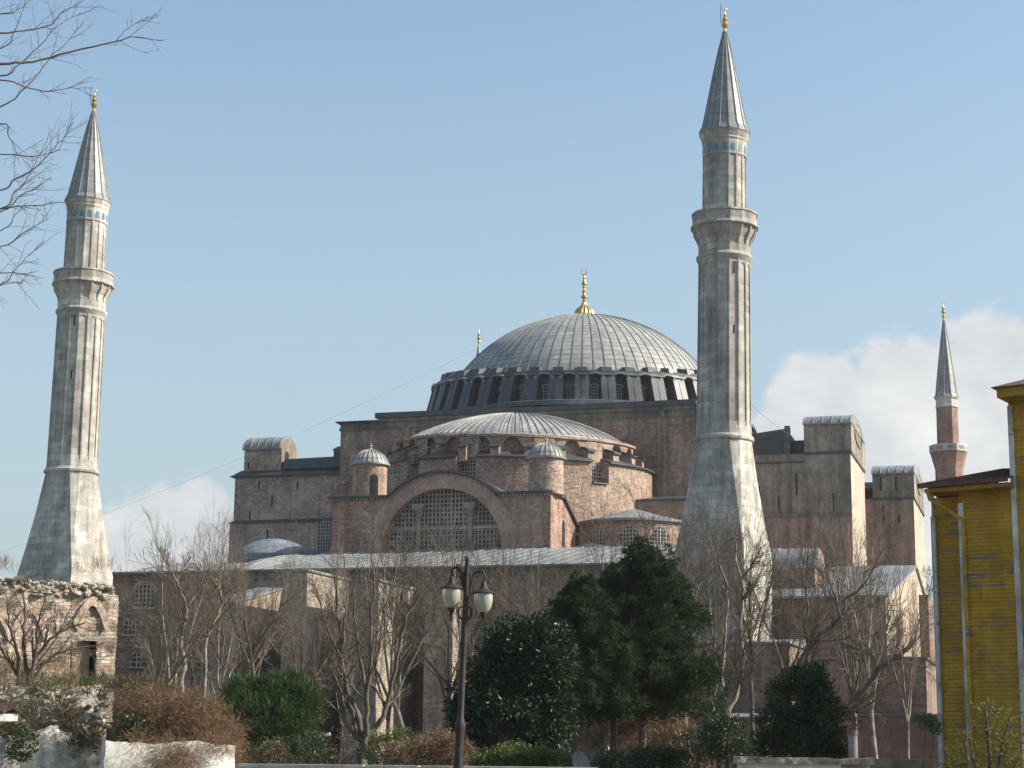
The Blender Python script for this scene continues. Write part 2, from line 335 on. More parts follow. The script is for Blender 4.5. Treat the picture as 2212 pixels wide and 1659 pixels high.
b.hexa([F0(18.1,-.62,45.82),F0(18.1,.62,45.82),F0(15.9,.62,46.4),F0(15.9,-.62,46.4),F0(17.75,-.60,47.3),F0(17.75,.60,47.3),F0(15.9,.6,47.75),F0(15.9,-.6,47.75)])
b.hexa([F0(20.03,-.05,41),F0(20.03,.05,41),F0(19.9,.05,41),F0(19.9,-.05,41),F0(18.84,-.05,45.55),F0(18.84,.05,45.55),F0(18.6,.05,45.55),F0(18.6,-.05,45.55)])
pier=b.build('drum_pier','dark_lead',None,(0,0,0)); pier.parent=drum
for k in range(NW):
    for src,a in ((win,k*st),(pier,k*st+st/2)):
        o=put(src,drum,(0,0,0),k*st) if k else src
        q=drumk(a); o.scale=(1,1,q); o.location=(0,0,40.9*(1-q))
# ---- main dome
def cap_profile(r0,z0,z1,n=18,flat=1.0):
    h=z1-z0; Rr=(r0*r0+h*h)/(2*h); zc=z1-Rr; a=math.asin(min(1,r0/Rr))
    return [(Rr*math.sin(a*(1-i/n)),zc+Rr*math.cos(a*(1-i/n))) for i in range(n+1)]
b=MB(); RD,ZD,ZT=15.35,47.6,55.3; prof=cap_profile(RD,ZD,ZT,24); Rr_=(RD**2+(ZT-ZD)**2)/(2*(ZT-ZD)); b.lathe([(math.sqrt(Rr_**2-(z_-ZT+Rr_)**2),z_) for z_ in (44.6,45.2,46,46.8)]+prof,*DC,160)
for k in range(80):
    a=2*PI*k/80; pf=[(math.sqrt(Rr_**2-(44.8-ZT+Rr_)**2),44.8),(math.sqrt(Rr_**2-(46.2-ZT+Rr_)**2),46.2)]+prof; e=pf[:-3] if k%2==0 else pf[:-8]
    b.tube([(DC[0]+(r+.015)*math.cos(a),DC[1]+(r+.015)*math.sin(a),z+.02) for r,z in e],.045,5)
dome=b.build('main_dome','lead_dome',mosque,(*DC,0))
def finial_prof(z,s,gourd=True):
    p=[]
    if gourd:
        for i in range(9):
            t=i/8; p.append((s*1.22*math.sin(PI*(.30+.62*t))*(1-.45*t*t),z+s*(2.05*t)))
    return p
b=MB(); z0=55.15
ng=32
gp=[(1.16,0),(1.24,.35),(1.22,.75),(1.02,1.15),(.66,1.5),(.36,1.8),(.27,2.1)]
rings=[[(DC[0]+r*(1+.06*math.cos(k*PI))*math.cos(2*PI*k/ng),DC[1]+r*(1+.06*math.cos(k*PI))*math.sin(2*PI*k/ng),z0+z) for k in range(ng)] for r,z in gp]
b.loft(rings)
sp=[(.26,2.1),(.30,2.3),(.18,2.45),(.2,2.6),(.42,2.8),(.42,2.95),(.2,3.1),(.16,3.35),(.30,3.5),(.30,3.6),(.14,3.75),(.13,3.95),(.26,4.05),(.14,4.2),(.17,4.3),(.38,4.5),(.2,4.85),(.11,5.1),(.2,5.25),(.1,5.4),(.08,5.7)]
b.lathe([(r,z0+z) for r,z in sp],*DC,14)
b.tube([(DC[0]+.36*math.sin(t),DC[1]-.1*math.sin(t),z0+6.08-.36*math.cos(t)) for t in [R(-150+300*i/16) for i in range(17)]],[.03+.05*math.sin(PI*i/16) for i in range(17)],6)
b.build('dome_finial','gold',dome)
# ---- western half dome, on two stepped rings
HC=(-.7,-26.5)
def ringz(z0,ynear,k): return lambda x,y: z0+k*(y-ynear)-.035*(x-HC[0])
U1=12.9; yn1=HC[1]-U1; z1f=ringz(at(1090,934,Y=yn1).z,yn1,.06)
apex=at(1120,904,Y=-25); UC=11.9
nseg=48
def arc(r,i,n=nseg): 
    a=PI*1.06*(i/n)-PI*.03; return HC[0]-r*math.cos(a),HC[1]-r*math.sin(a)
b=MB(); rings=[]
for k in range(15):
    t=k/14; r=UC*(1-t); row=[]
    for i in range(nseg*2+1):
        x,y=arc(r,i,nseg*2); z=z1f(*arc(UC,i,nseg*2))+.22; row.append((x,y,z+(apex.z-z)*(1-(1-t)**2.0)**.95))
    rings.append(row)
b.loft([[(*arc(UC+.12,i,nseg*2),z1f(*arc(UC,i,nseg*2))+.1) for i in range(nseg*2+1)]]+rings,0,False)
# back part of the shell up to the block
b.loft([[(HC[0]-r_*math.cos(a)*1.0,HC[1]+(r_*math.sin(a)*.6),z1f(HC[0]-UC*math.cos(a),HC[1])+.2+(apex.z-z1f(HC[0],HC[1]))*(1-(r_/UC)**2)) for a in [PI*i/30 for i in range(31)]] for r_ in [UC*(1-j/8) for j in range(9)]],0,False)
for i in range(2,nseg-1):
    if i%1==0:
        b.tube([Vector(rings[k][2*i])+Vector((0,0,.04)) for k in range(0,13 if i%2==0 else 9)],.055,5)
half=b.build('half_dome','lead_dome',mosque,(*HC,0))
# upper ring with arched niches, small buttress blocks between
b=MB(); nb=13; r1=U1; bl=MB()
for q in range(nb):
    a0=-PI/2+ (q-nb/2)*PI/nb*1.03; am=a0+PI/nb*1.03/2; sw=r1*PI/nb*1.03
    F=cyl(r1,HC[0],HC[1],am+PI/2); xm,ym=HC[0]+r1*math.cos(am),HC[1]+r1*math.sin(am); zt=z1f(xm,ym)-.02
    Ft=(lambda F,xm=xm,ym=ym:(lambda s,z,d: F(s,z,d)))(F)
    b.panel(F,-sw/2,sw/2,zt-4.0,zt,0,.98,zt-2.2,zt-1.25,.7,n=8,rise=.95)
    b.pane(F,0,.98,zt-2.2,zt-1.25,.7,rise=.95,n=8)
b.loft([[(*arc(r_,i,nseg*2),z1f(*arc(r_,i,nseg*2))+dz_) for i in range(nseg*2+1)] for r_,dz_ in ((U1+.18,-.3),(U1+.18,-.05),(UC-.3,.16))],0,False)
b.build('niche_ring','pinkbrick',half)
LC=(-.7,-26.2); r2=14.7
def z2f(x,y): return at(1072,983,Y=-40.9).z-.03*(x-LC[0])+.04*(y+40.9)
def pt(r,a): return LC[0]+r*math.cos(a),LC[1]+r*math.sin(a)
b=MB(); nw=9; awin={2:1,4:1,6:1}
LEDGES=[]; WINS=[]
A0=-PI-.25; A1=.32
wins=[R(-152),R(-121),R(-94.5),R(-62),R(-38)]
edges=[A0]
for wa in wins: edges+= [wa-.075,wa+.075]
edges.append(A1)
for k in range(len(edges)-1):
    lo=MB()
    a,bb=edges[k],edges[k+1]; isw=(k%2==1); nn=max(2,int((bb-a)/.06)); 
    if not isw:
        for i in range(nn):
            p,q=a+(bb-a)*i/nn,a+(bb-a)*(i+1)/nn
            x0,y0=pt(r2,p);x1,y1=pt(r2,q); zA,zB=z2f(x0,y0),z2f(x1,y1)
            b.add([(x0,y0,18),(x1,y1,18),(x1,y1,zB),(x0,y0,zA)],[(0,1,2,3)])
            xa,ya=pt(r2+.35,p);xb,yb=pt(r2+.35,q); d=Vector((math.cos(p),math.sin(p)))
            xi,yi=HC[0]+ (r1-.05)*math.cos(p),HC[1]+(r1-.05)*math.sin(p); xj,yj=HC[0]+(r1-.05)*math.cos(q),HC[1]+(r1-.05)*math.sin(q)
            lo_=lo
            lo.add([(xa,ya,zA),(xb,yb,zB),(xj,yj,zB+.75),(xi,yi,zA+.75),(xa,ya,zA-.16),(xb,yb,zB-.16),(x0,y0,zA-.16),(x1,y1,zB-.16)],[(0,1,2,3),(4,5,1,0),(4,6,7,5)])
        LEDGES.append(lo)
        for p in (a,bb):   # cheeks beside the window recess
            x0,y0=pt(r2,p); x1,y1=pt(r2-2.2,p); zA=z2f(x0,y0)
            b.add([(x0,y0,18),(x1,y1,18),(x1,y1,zA+.7),(x0,y0,zA)],[(0,1,2,3)])
    else:
        am=(a+bb)/2; F=cyl(r2-1.0,LC[0],LC[1],am+PI/2); x,y=pt(r2,am); zz=z2f(x,y); hw=(r2-1)*.075
        ww=MB(); WINS.append(ww); ww.panel(F,-hw,hw,zz-5,zz+2.1,0,.95,zz-2.2,zz-.9,.25,n=8,rise=.95); 
        ww.pane(F,0,.95,zz-2.2,zz-.9,.25,rise=.95,mi=1,n=8); ww.bars(F,0,.95,zz-2.2,zz-.9,.24,.36,.09,rise=.95,mi=2,stepz=.4)
        lo2=[pt(r2+.2,a+.005),pt(r2+.2,bb-.005),pt(r2-1,bb-.005),pt(r2-1,a+.005)]
        lo.add([(p[0],p[1],zz-2.35) for p in lo2]+[(p[0],p[1],zz-2.2) for p in lo2],[(0,1,5,4),(4,5,6,7)])
        LEDGES.append(lo)
        for p0,p1 in ((pt(r2,a),pt(r2,bb)),):
            b.add([(*p0,18),(*p1,18),(*p1,zz-2.35),(*p0,zz-2.35)],[(0,1,2,3)])
lower=b.build('half_dome_wall','pinkbrick',mosque)
for lo in LEDGES: lo.build('lead_ledge','dark_lead',lower)
for ww in WINS: ww.build('window',['pinkbrick','glass','lattice'],lower)

for q in range(nb+1):
    b=MB(); c2=MB()
    a=-PI/2+(q-nb/2)*PI/nb*1.03
    if any(abs(a-wa)<.1 for wa in wins): pass
    ca,sa=math.cos(a),math.sin(a); zt=z1f(HC[0]+r1*ca,HC[1]+r1*sa)
    def P(r,s,z): return (HC[0]+r*ca-s*sa,HC[1]+r*sa+s*ca,z)
    b.hexa([P(r1+1.15,-.45,zt-3.1),P(r1+1.15,.45,zt-3.1),P(r1-.1,.45,zt-3.1),P(r1-.1,-.45,zt-3.1),P(r1+1.05,-.45,zt-1.6),P(r1+1.05,.45,zt-1.6),P(r1-.1,.45,zt-1.2),P(r1-.1,-.45,zt-1.2)])
    c2.hexa([P(r1+1.3,-.58,zt-1.6),P(r1+1.3,.58,zt-1.6),P(r1-.05,.58,zt-1.12),P(r1-.05,-.58,zt-1.12),P(r1+1.3,-.58,zt-1.45),P(r1+1.3,.58,zt-1.45),P(r1-.05,.58,zt-.95),P(r1-.05,-.58,zt-.95)])
    ob=b.build('buttress_block','pinkbrick',lower); recalc(ob); oc=c2.build('buttress_cap','dark_lead',lower); recalc(oc)
# ---- west bay with the great arched window
YB=-51; cB=-.85; zc=20.85; ri=6.03; ro=7.5; XL,XR=-12.1,9.87; ZB=26.15
bw=MB()
bw.box(XL,cB-ro,YB,-34,0,ZB)
y1=at(1214,1062,X=XR).y; y2=at(1243,1100,X=XR).y
poly=[(cB+ro,YB,0),(cB+ro,YB,ZB),(cB+ro,y1,ZB+.3),(cB+ro,y2,24.1),(cB+ro,y2,0)]
bw.prism(poly,(XR-cB-ro,0,0)); bw.box(cB+ro-.0,XR-2.5,y2,-34,0,ZB-.2)
na=40
def ap(r,t): return cB+r*math.cos(t),zc+r*math.sin(t)
for i in range(na):
    t0,t1=PI*i/na,PI*(i+1)/na
    for (ra,dy) in ((ro,0),):
        x0,z0=ap(ro,t0);x1,z1=ap(ro,t1)
        if min(z0,z1)<ZB: bw.add([(x0,YB+.02,z0),(x1,YB+.02,z1),(x1,YB+.02,max(ZB,z1)),(x0,YB+.02,max(ZB,z0))],[(0,1,2,3)])
bay=bw.build('west_bay','brick',mosque); 
ab=MB()
for i in range(na):
    t0,t1=PI*i/na,PI*(i+1)/na
    a0,a1,b0,b1=ap(ri,t0),ap(ri,t1),ap(ro,t0),ap(ro,t1)
    ab.add([(a0[0],YB-.12,a0[1]),(a1[0],YB-.12,a1[1]),(b1[0],YB-.12,b1[1]),(b0[0],YB-.12,b0[1]),(a0[0],YB+1.6,a0[1]),(a1[0],YB+1.6,a1[1]),(b1[0],YB+.1,b1[1]),(b0[0],YB+.1,b0[1])],[(0,1,2,3),(1,0,4,5),(3,2,6,7)])
    # joints of the long arch bricks
for s_ in (-1,1):
    xa,xb=sorted((cB+s_*ri,cB+s_*ro)); ab.box(xa,xb,YB-.12,YB+1.6,14,zc)
xe=math.sqrt(ro**2-(ZB-zc)**2)
for x0,x1 in ((XL-.2,cB-xe-.4),(cB+xe+.4,XR+.1)):
    k=int((x1-x0)/.34)
    for i in range(k): ab.box(x0+i*.34,x0+i*.34+.17,YB-.28,YB+.05,ZB-.22,ZB-.01)
for i in range(70):
    t=PI*(.04+.92*i/69)
    x,z=ap(ro+.02,t)
    if z>ZB: ab.box(x-.08,x+.08,YB-.3,YB,z-.20,z-.02)
M['archbrick']=mat('arch_brick',(.37,.245,.20),(.46,.35,.28),(.3,.7),.92,None,.1,(3.5,.35),(.6,.06))
ob=ab.build('arch_band','archbrick',bay); recalc(ob)
hd=MB()
for i in range(na):
    t0,t1=PI*i/na,PI*(i+1)/na
    if math.sin((t0+t1)/2)*7.6+zc<ZB-.1: continue
    b0,b1,c0,c1=ap(ro+.04,t0),ap(ro+.04,t1),ap(ro+.26,t0),ap(ro+.26,t1)
    hd.hexa([(b0[0],YB-.45,b0[1]),(b1[0],YB-.45,b1[1]),(b1[0],-37,b1[1]),(b0[0],-37,b0[1]),(c0[0],YB-.45,c0[1]),(c1[0],YB-.45,c1[1]),(c1[0],-37,c1[1]),(c0[0],-37,c0[1])])
xe=math.sqrt(ro**2-(ZB-zc)**2)
hd.box(XL-.4,cB-xe-.15,YB-.42,-37.5,ZB+.0,ZB+.22); hd.box(cB+xe+.15,XR+.3,YB-.42,y1+.2,ZB+.0,ZB+.22)
hd.hexa([(cB+xe+.2,y1+.2,ZB),(XR+.3,y1+.2,ZB+.06),(XR+.3,y2+.3,24.0),(cB+xe+.2,y2+.3,24.0),(cB+xe+.2,y1+.2,ZB+.3),(XR+.3,y1+.2,ZB+.3),(XR+.3,y2+.3,24.25),(cB+xe+.2,y2+.3,24.25)])
ob=hd.build('bay_roof','dark_lead',bay); recalc(ob)
F=lambda s,z,d:(s,YB+.75+d,z)
gw=MB(); gw.pane(F,cB,ri,15,zc,.35,n=30); gw.bars(F,cB,ri,15,zc,.34,.40,.11,mi=1,stepz=.44,th=.12)
gw.box(cB-5.6,cB+5.6,YB+.8,YB+1.1,23.05,23.25,1)
big=gw.build('arched_window',['glass','lattice'],bay)
for s_ in (-1,1):
    cw=MB(); x=cB+s_*2.62
    cw.lathe([(.26,15),(.22,24.2),(.30,24.3),(.30,24.4),(.25,24.45),(.42,24.95)],x,YB+.7,14); cw.box(x-.48,x+.48,YB+.25,YB+1.2,24.95,25.15)
    cw.box(x-.58,x+.58,YB+.2,YB+1.2,25.15,25.5)
    cw.build('window_column','carved',big)
# side slit and small door in the sunlit flank
fl=MB(); ys0=at(1217,1150,X=XR).y
Fx=lambda s,z,d:(XR+.012-d,s,z)
fl.pane(Fx,ys0,.55,at(1217,1182,X=XR).z,at(1217,1135,X=XR).z,0,n=8); fl.box(XR,XR+.01,at(1207,1080,X=XR).y-.1,at(1207,1080,X=XR).y+.1,at(1207,1100,X=XR).z,at(1207,1078,X=XR).z)
fl.build('doorway','dark',bay)
# ---- two domed stair turrets over the bay
def turret(cx,cy,r,zb,zt,za,doorphi):
    b=MB(); b.lathe([(r+.02,zb),(r,zt)],cx,cy,36)
    t=b.build('stair_turret','pinkbrick' if cx>0 else 'brick',mosque)
    d=MB(); pr=cap_profile(r+.18,zt,za,10); d.lathe([(r+.28,zt-.16),(r+.3,zt)]+pr,cx,cy,40)
    for k in range(24):
        a=2*PI*k/24; d.tube([(cx+q*math.cos(a),cy+q*math.sin(a),z+.02) for q,z in pr[:-2]],.05,5)
    d.lathe([(.25,za-.05),(.1,za+.2),(.2,za+.35),(.05,za+.5),(.08,za+.6),(.02,za+.75)],cx,cy,10)
    tc=d.build('turret_dome','lead_dome',t,(cx,cy,0))
    F=cyl(r+.03,cx,cy,doorphi); e=MB(); e.pane(F,0,.42,zb+.3,zb+1.95,0,n=8); e.build('doorway','dark',t); return t
TL=at(800,1005,Y=-49.2); TR=at(1180,990,Y=-49.2)
turret(TL.x,-49.2,1.66,26.2,29.75,31.2,.62); turret(TR.x,-49.2,1.66,26.2,29.75,31.2,2.6)
# ---- buttress towers
def barrel(b,x0,x1,y0,y1,zb,rise,mi=0,n=14,ov=.2):
    yc=(y0+y1)/2; hw=(y1-y0)/2
    o=[(yc-(hw+ov)*math.cos(PI*i/n),zb+(rise+ov)*math.sin(PI*i/n)) for i in range(n+1)]
    a=[(x0-.1,y,z) for y,z in o]; b.add(a+[(x1+.12,y,z) for y,z in o],[tuple(range(n+1)),tuple(reversed(range(n+1,2*n+2)))]+[(i,i+n+1,i+n+2,i+1) for i in range(n)],mi)
    b.add([(x0-.1,o[0][0],zb-.12),(x1+.12,o[0][0],zb-.12),(x1+.12,o[0][0],zb),(x0-.1,o[0][0],zb)],[(0,1,2,3)],mi)
    k=int((x1-x0)/.9)
    for j in range(k+1):
        x=x0+(x1-x0)*j/k; b.tube([(x,y,z+.02) for y,z in o],.06,5,mi)
def gable(b,x,y0,y1,zb,rise,th,mi=0,n=14):
    yc=(y0+y1)/2; hw=(y1-y0)/2
    pts=[(x,yc-hw*math.cos(PI*i/n),zb+rise*math.sin(PI*i/n)) for i in range(n+1)]
    b.prism(pts,(th,0,0),mi)
def slits(par,lst,Y):
    for U,V0,V1 in lst:
        b=MB(); p=at(U,V0,Y=Y); q=at(U,V1,Y=Y); b.box(p.x-.09,p.x+.09,Y-.012,Y+.05,q.z,p.z); b.build('slit_window','dark',par)
# northern tower (left)
yN=-20; xa=at(508,1032,Y=yN).x; ygN=at(640,1000,X=-31.65).y
b=MB(); b.box(xa,-23.2,yN,6,0,33.6); b.box(xa-.3,-23.2,yN-.35,6,0,28.0)
tn=b.build('buttress_tower','towerbrick',mosque)
b=MB(); b.hexa([(xa-.35,yN-.3,33.6),(-23.3,yN-.3,33.6),(-23.3,6,33.6),(xa-.35,6,33.6),(xa+.5,yN+.6,34.35),(-23.3,yN+.6,34.35),(-23.3,6,34.35),(xa+.5,6,34.35)])
b.box(xa-.45,-23.3,yN-.45,6,33.45,33.6); b.hexa([(xa-.5,yN-.6,27.95),(-23.3,yN-.6,27.95),(-23.3,6,27.95),(xa-.5,6,27.95),(xa+.02,yN,28.35),(-23.3,yN,28.35),(-23.3,6,28.35),(xa+.02,6,28.35)])
b.hexa([(-31.3,yN+.2,34.3),(-23.3,yN+.2,34.3),(-23.3,5,34.3),(-31.3,5,34.3),(-31.3,yN+.7,35.55),(-23.3,yN+.7,35.7),(-23.3,5,35.7),(-31.3,5,35.55)])
p=at(721,967,Y=-19); b.box(p.x,-23.25,-19,-14,35.6,36.5); b.hexa([(p.x-.15,-19.2,36.5),(-23.25,-19.2,36.5),(-23.25,-14,36.5),(p.x-.15,-14,36.5),(p.x+.3,-18.4,37.0),(-23.25,-18.4,37.0),(-23.25,-14,37.0),(p.x+.3,-14,37.0)])
b.build('tower_roof','dark_lead',tn)
b=MB(); ty0,ty1=yN+.5,max(ygN,yN+4.5); b.box(-36.4,-31.75,ty0,ty1,34.2,36.85); tt=b.build('tower_turret','towerbrick',tn)
b=MB(); gable(b,-31.74,ty0,ty1,36.85,1.45,.12); b.box(-31.74,-31.62,ty0,ty1,34.3,36.85); b.build('gable_end','plaster',tn)
b=MB(); barrel(b,-36.5,-31.8,ty0,ty1,36.85,1.5); ob=b.build('barrel_roof','lead',tn); 
b=MB(); Fg=lambda s,z,d:(-31.6,s,z); b.pane(Fg,ty0+(ty1-ty0)*.35,.6,34.6,36.1,0,n=8); b.build('doorway','dark',tn)
slits(tn,[(537,1000,1012),(560,1037,1057),(643,1040,1058),(735,1040,1060),(588,1072,1095),(540,1102,1122)],yN)
slits(tn,[(578,1145,1175)],yN-.35)
# southern towers (right)
def south_tower(xl,xr,y0,ys,ztop,ztur,zlead,xtl,zbar,mats,slit,ybk):
    b=MB(); b.box(xl,xr,y0,ys,0,ztop,0); 
    t=b.build('buttress_tower',mats,mosque)
    c=MB(); c.box(xtl,xr+.15,y0+.1,ys-.2,ztop,ztur); tt=c.build('tower_turret','plaster',t)
    c=MB(); c.box(xr-.02,xr+.035,y0+.0,ys+.0,0,ztop-.13); c.build('south_face','sunlit_cream',t)  # thin slab, paler than the tower so this side looks sunlit
    c=MB(); gable(c,xr+.02,y0+.1,ys-.2,ztur,zbar,.16); 
    c.tube([(xr+.2,(y0+ys)/2+(ys-y0)*.27*math.cos(k*PI/12),ztur-.3+1.2*math.sin(k*PI/12)) for k in range(25)],.08,5); c.build('gable_end','plaster',t)
    c=MB(); barrel(c,xtl,xr+.1,y0+.1,ys-.2,ztur,zbar); c.build('barrel_roof','lead',t)
    c=MB(); c.box(xtl-.1,xr+.2,y0-.2,ys,ztop-.12,ztop+.12)
    c.hexa([(zlead[0],y0-.2,zlead[2]),(xtl+.02,y0-.2,zlead[2]),(xtl+.02,ys,zlead[2]),(zlead[0],ys,zlead[2]),(zlead[0],y0+1.6,zlead[3]),(xtl+.02,y0+1.6,zlead[3]),(xtl+.02,ys,zlead[3]),(zlead[0],ys,zlead[3])])
    c.build('tower_roof','dark_lead',t)
    slits(t,slit,y0); c=MB()
    yc=(y0+ys)/2; c.box(xr,xr+.03,yc-.12,yc+.12,ztop-.8,ztop+.6); c.build('slit_window','dark',t)
    return t
yS=-20; xS=at(1837,1000,Y=yS).x; yse=at(1867,1050,X=xS).y
t1=south_tower(24.0,xS,yS,yse,at(1790,978,Y=yS).z,at(1790,914,Y=yS).z,(22,0,at(1680,1000,Y=yS).z,at(1680,978,Y=yS).z),at(1736,930,Y=yS).x,at(1790,886,Y=yS).z-at(1790,914,Y=yS).z,'plaster',
  [(1720,1023,1070),(1682,1070,1120),(1800,1065,1105),(1640,1050,1090),(1718,1120,1150),(1745,1130,1160)],4)
b=MB(); zz=at(1660,1112,Y=yS).z; b.box(24.5,xS+.02,yS-.25,yS+.02,zz-.35,zz+.1); b.build('string_course','cornice',t1)
b=MB(); b.box(24.5,xS-.02,yS-.12,yS+.02,0,zz-.36); b.build('lower_wall','pinkplaster',t1)
# dark parapet roofs between block and tower
b=MB(); pz=at(1690,926,Y=-17).z; b.hexa([(20,-17,32),(27.4,-17,32),(27.4,8,32),(20,8,32),(20,-17,pz-.9),(27.4,-17,pz),(27.4,8,pz),(20,8,pz-.9)]); b.box(27.42,30,-16,6,32,at(1710,952,Y=-16).z)
b.build('parapet_roof','dark_lead',mosque)
b=MB(); b.box(27.3,27.9,-17.3,-16.7,33,pz+.25); b.build('parapet_pier','plaster',mosque)
y2s=14; x2=at(1972,1050,Y=y2s).x; y2e=at(1994,1100,X=x2).y
t2=south_tower(28.0,x2,y2s,y2e,at(1930,1077,Y=y2s).z,at(1930,1022,Y=y2s).z,(28,0,at(1875,1050,Y=y2s).z-.3,at(1875,1038,Y=y2s).z),at(1884,1030,Y=y2s).x,at(1930,994,Y=y2s).z-at(1930,1022,Y=y2s).z,'pinkplaster',
  [(1902,1030,1060),(1935,1030,1060),(1908,1090,1125),(1942,1110,1130)],60)
# ---- galleries under the block: plain brick bodies with lead roofs
b=MB(); b.box(-37,33,-34,46,0,19.8); b.box(-34,-12,-48,-34,0,19.5); b.box(9,30,-48,-34,0,18.5)
gal=b.build('gallery_wing','brick',mosque)
b=MB(); b.hexa([(-37.2,-48.2,19.5),(-12.1,-48.2,19.5),(-12.1,-20,19.9),(-37.2,-20,19.9),(-37.2,-48.2,19.7),(-12.1,-48.2,20.6),(-12.1,-20,22),(-37.2,-20,21.2)])
b.box(9.9,30,-50,-34,18.5,18.9); b.build('gallery_roof','roof_lead',gal)
def lowdome(U,Vtop,Vb,hwpx,Y,mat_,name):
    p=at(U,Vb,Y=Y); a=at(U,Vtop,Y=Y); r=abs(at(U+hwpx,Vb,Y=Y).x-p.x)
    b=MB(); pr=cap_profile(r,p.z,a.z,12); b.lathe([(r+.15,p.z-1.2),(r+.15,p.z)]+pr,p.x,Y,40)
    return b.build(name,mat_,gal,(p.x,Y,0))
lowdome(592,1164,1203,82,-44,'blue_lead','gallery_dome')
lowdome(660,1186,1212,52,-46.5,'dark_lead','gallery_dome')
lowdome(1277,1174,1203,62,-47,'dark_lead','gallery_dome')
# arched lattice window beside the bay
F=lambda s,z,d:(s,-35.5+d,z); p=at(703,1180,Y=-35.5); b=MB(); b.box(-16,-12,-35.4,-34,15,29); b.build('gallery_wall','brick',gal)
b=MB(); b.pane(F,p.x,.9,p.z-1,p.z+2.0,.0,mi=0); b.bars(F,p.x,.9,p.z-1,p.z+2.0,.0,.36,.09,mi=1); b.build('window',['glass','lattice'],gal)
# ---- south-west exedra
ex=at(1355,1125,Y=-40); EX=(ex.x,-37.0); re=5.5
b=MB(); zt=at(1355,1118,Y=-42.5).z
b.lathe([(re,12),(re,zt)],*EX,48)
exe=b.build('exedra','pinkbrick',mosque)
b=MB(); b.lathe([(re+.35,zt-.25),(re+.35,zt-.02),(re*.55,zt+.7),(0.01,zt+1.6)],*EX,48); b.build('exedra_roof','roof_lead',exe,(*EX,0))
for U in (1292,1361,1424):
    best=min([R(-150+2*k) for k in range(75)],key=lambda a:abs((lambda P:((P-CAM).dot(_r)/(P-CAM).dot(_f))*FPX+CW/2)(Vector((EX[0]+re*math.cos(a),EX[1]+re*math.sin(a),23)))-U))
    F=cyl(re+.02,EX[0],EX[1],best+PI/2); b=MB(); zs=zt-3.4
    b.loft([[F(-.95*k*math.cos(PI*i/10),zs+1.6+.95*k*math.sin(PI*i/10),d) for i in range(11)] for k,d in ((1.0,.02),(1.0,-.1),(1.28,-.1),(1.28,.02))],0,False)
    b.pane(F,0,.95,zs,zs+1.6,0.0,mi=1); b.bars(F,0,.95,zs,zs+1.6,-.01,.38,.1,mi=2); b.build('window',['archbrick','glass','lattice'],exe)
# link wall behind exedra up to the block
b=MB(); b.box(13,21.3,-30,-22,0,at(1470,1050,Y=-30).z-1.5); b.build('flank_wall','brick',mosque)
b=MB(); zf=at(1470,1050,Y=-30).z-1.5; b.hexa([(12.8,-30.3,zf),(21.5,-30.3,zf),(21.5,-22,zf+.2),(12.8,-22,zf+.2),(12.8,-30.3,zf+.2),(21.5,-30.3,zf+.2),(21.5,-22,zf+1.6),(12.8,-22,zf+1.6)]); b.build('flank_roof','dark_lead',mosque)
# ---- narthex: long west wall, lead roof with low swells
YN=-70; ZE=17.5; XN0=-25.5; XN1=27
M['narthex']=mat('narthex_wall',(.245,.175,.14),(.34,.285,.235),(.12,.8),.92,dict(w=.5,h=.17,m=.024,mc=(.32,.27,.22),var=.30),.35,(2.6,.35),(.7,.07),course=.22)
b=MB()
wl=[]   # windows: (centre x, half width, sill, spring)
for U0,V0,V1,hw in ((312,1312,1282,.95),(425,1318,1275,1.25),(470,1312,1275,.9),(285,1370,1352,.7),(345,1370,1352,.7),(455,1378,1355,.8),(500,1378,1355,.8),(300,1440,1420,.6),(440,1440,1420,.6)):
    p=at(U0,V0,Y=YN); q=at(U0,V1,Y=YN); wl.append((p.x,hw,p.z,q.z))
b.box(XN0,XN1,YN,-50,0,17.25); nar=b.build('narthex','narthex',mosque)
for (x,hw,zs,zp) in wl:
    F=lambda s,z,d:(s,YN-.02+d,z); c=MB()
    c.loft([[F(x-hw*k*math.cos(PI*i/10),zp+hw*k*math.sin(PI*i/10),d) for i in range(11)] for k,d in ((1.0,.0),(1.0,-.12),(1.3,-.12),(1.3,.02))],0,False)
    c.pane(F,x,hw,zs,zp,-.0,mi=1); c.bars(F,x,hw,zs,zp,-.01,.4,.1,mi=2); c.box(x-hw-.2,x+hw+.2,YN-.2,YN,zs-.15,zs,2); c.build('window',['archbrick','glass','lattice'],nar)
b=MB()
for z0,z1,d in ((16.7,16.95,.15),(17.25,17.45,.35)): b.box(XN0-.1,XN1,YN-d,YN+.02,z0,z1)
for zz in (at(400,1330,Y=YN).z,at(400,1400,Y=YN).z): b.box(XN0-.1,XN1,YN-.18,YN+.02,zz-.12,zz+.12)
b.build('string_course','cornice',nar)
b=MB(); nx,ny=90,14
def roofz(x,y):
    t=(y-YN)/18.5
    z=ZE+ (20.9-ZE)*t
    if x<-12: z+= -.8*t*min(1,(-12-x)/8)+.55*math.sin(max(0,min(1,t*1.2))*PI)*max(0,math.sin((x+26)/5.2*PI))*min(1,(x+26)/2)
    if x<-21.5: z-= (20.4-ZE)*t*((-21.5-x)/4.2)**2
    return max(ZE,z)
rows=[[(XN0-.4+(XN1+.6-XN0)*i/nx,YN-.6+19.2*j/ny,roofz(XN0-.4+(XN1+.6-XN0)*i/nx,YN-.6+19.2*j/ny)) for i in range(nx+1)] for j in range(ny+1)]
b.loft(rows,0,False); b.box(XN0-.4,XN1+.2,YN-.6,YN-.45,ZE-.15,ZE+.005)
for i in range(0,nx+1,2): b.tube([Vector(rows[j][i])+Vector((.12,0,.03)) for j in range(ny+1)],.05,4)
b.build('narthex_roof','roof_lead',nar)
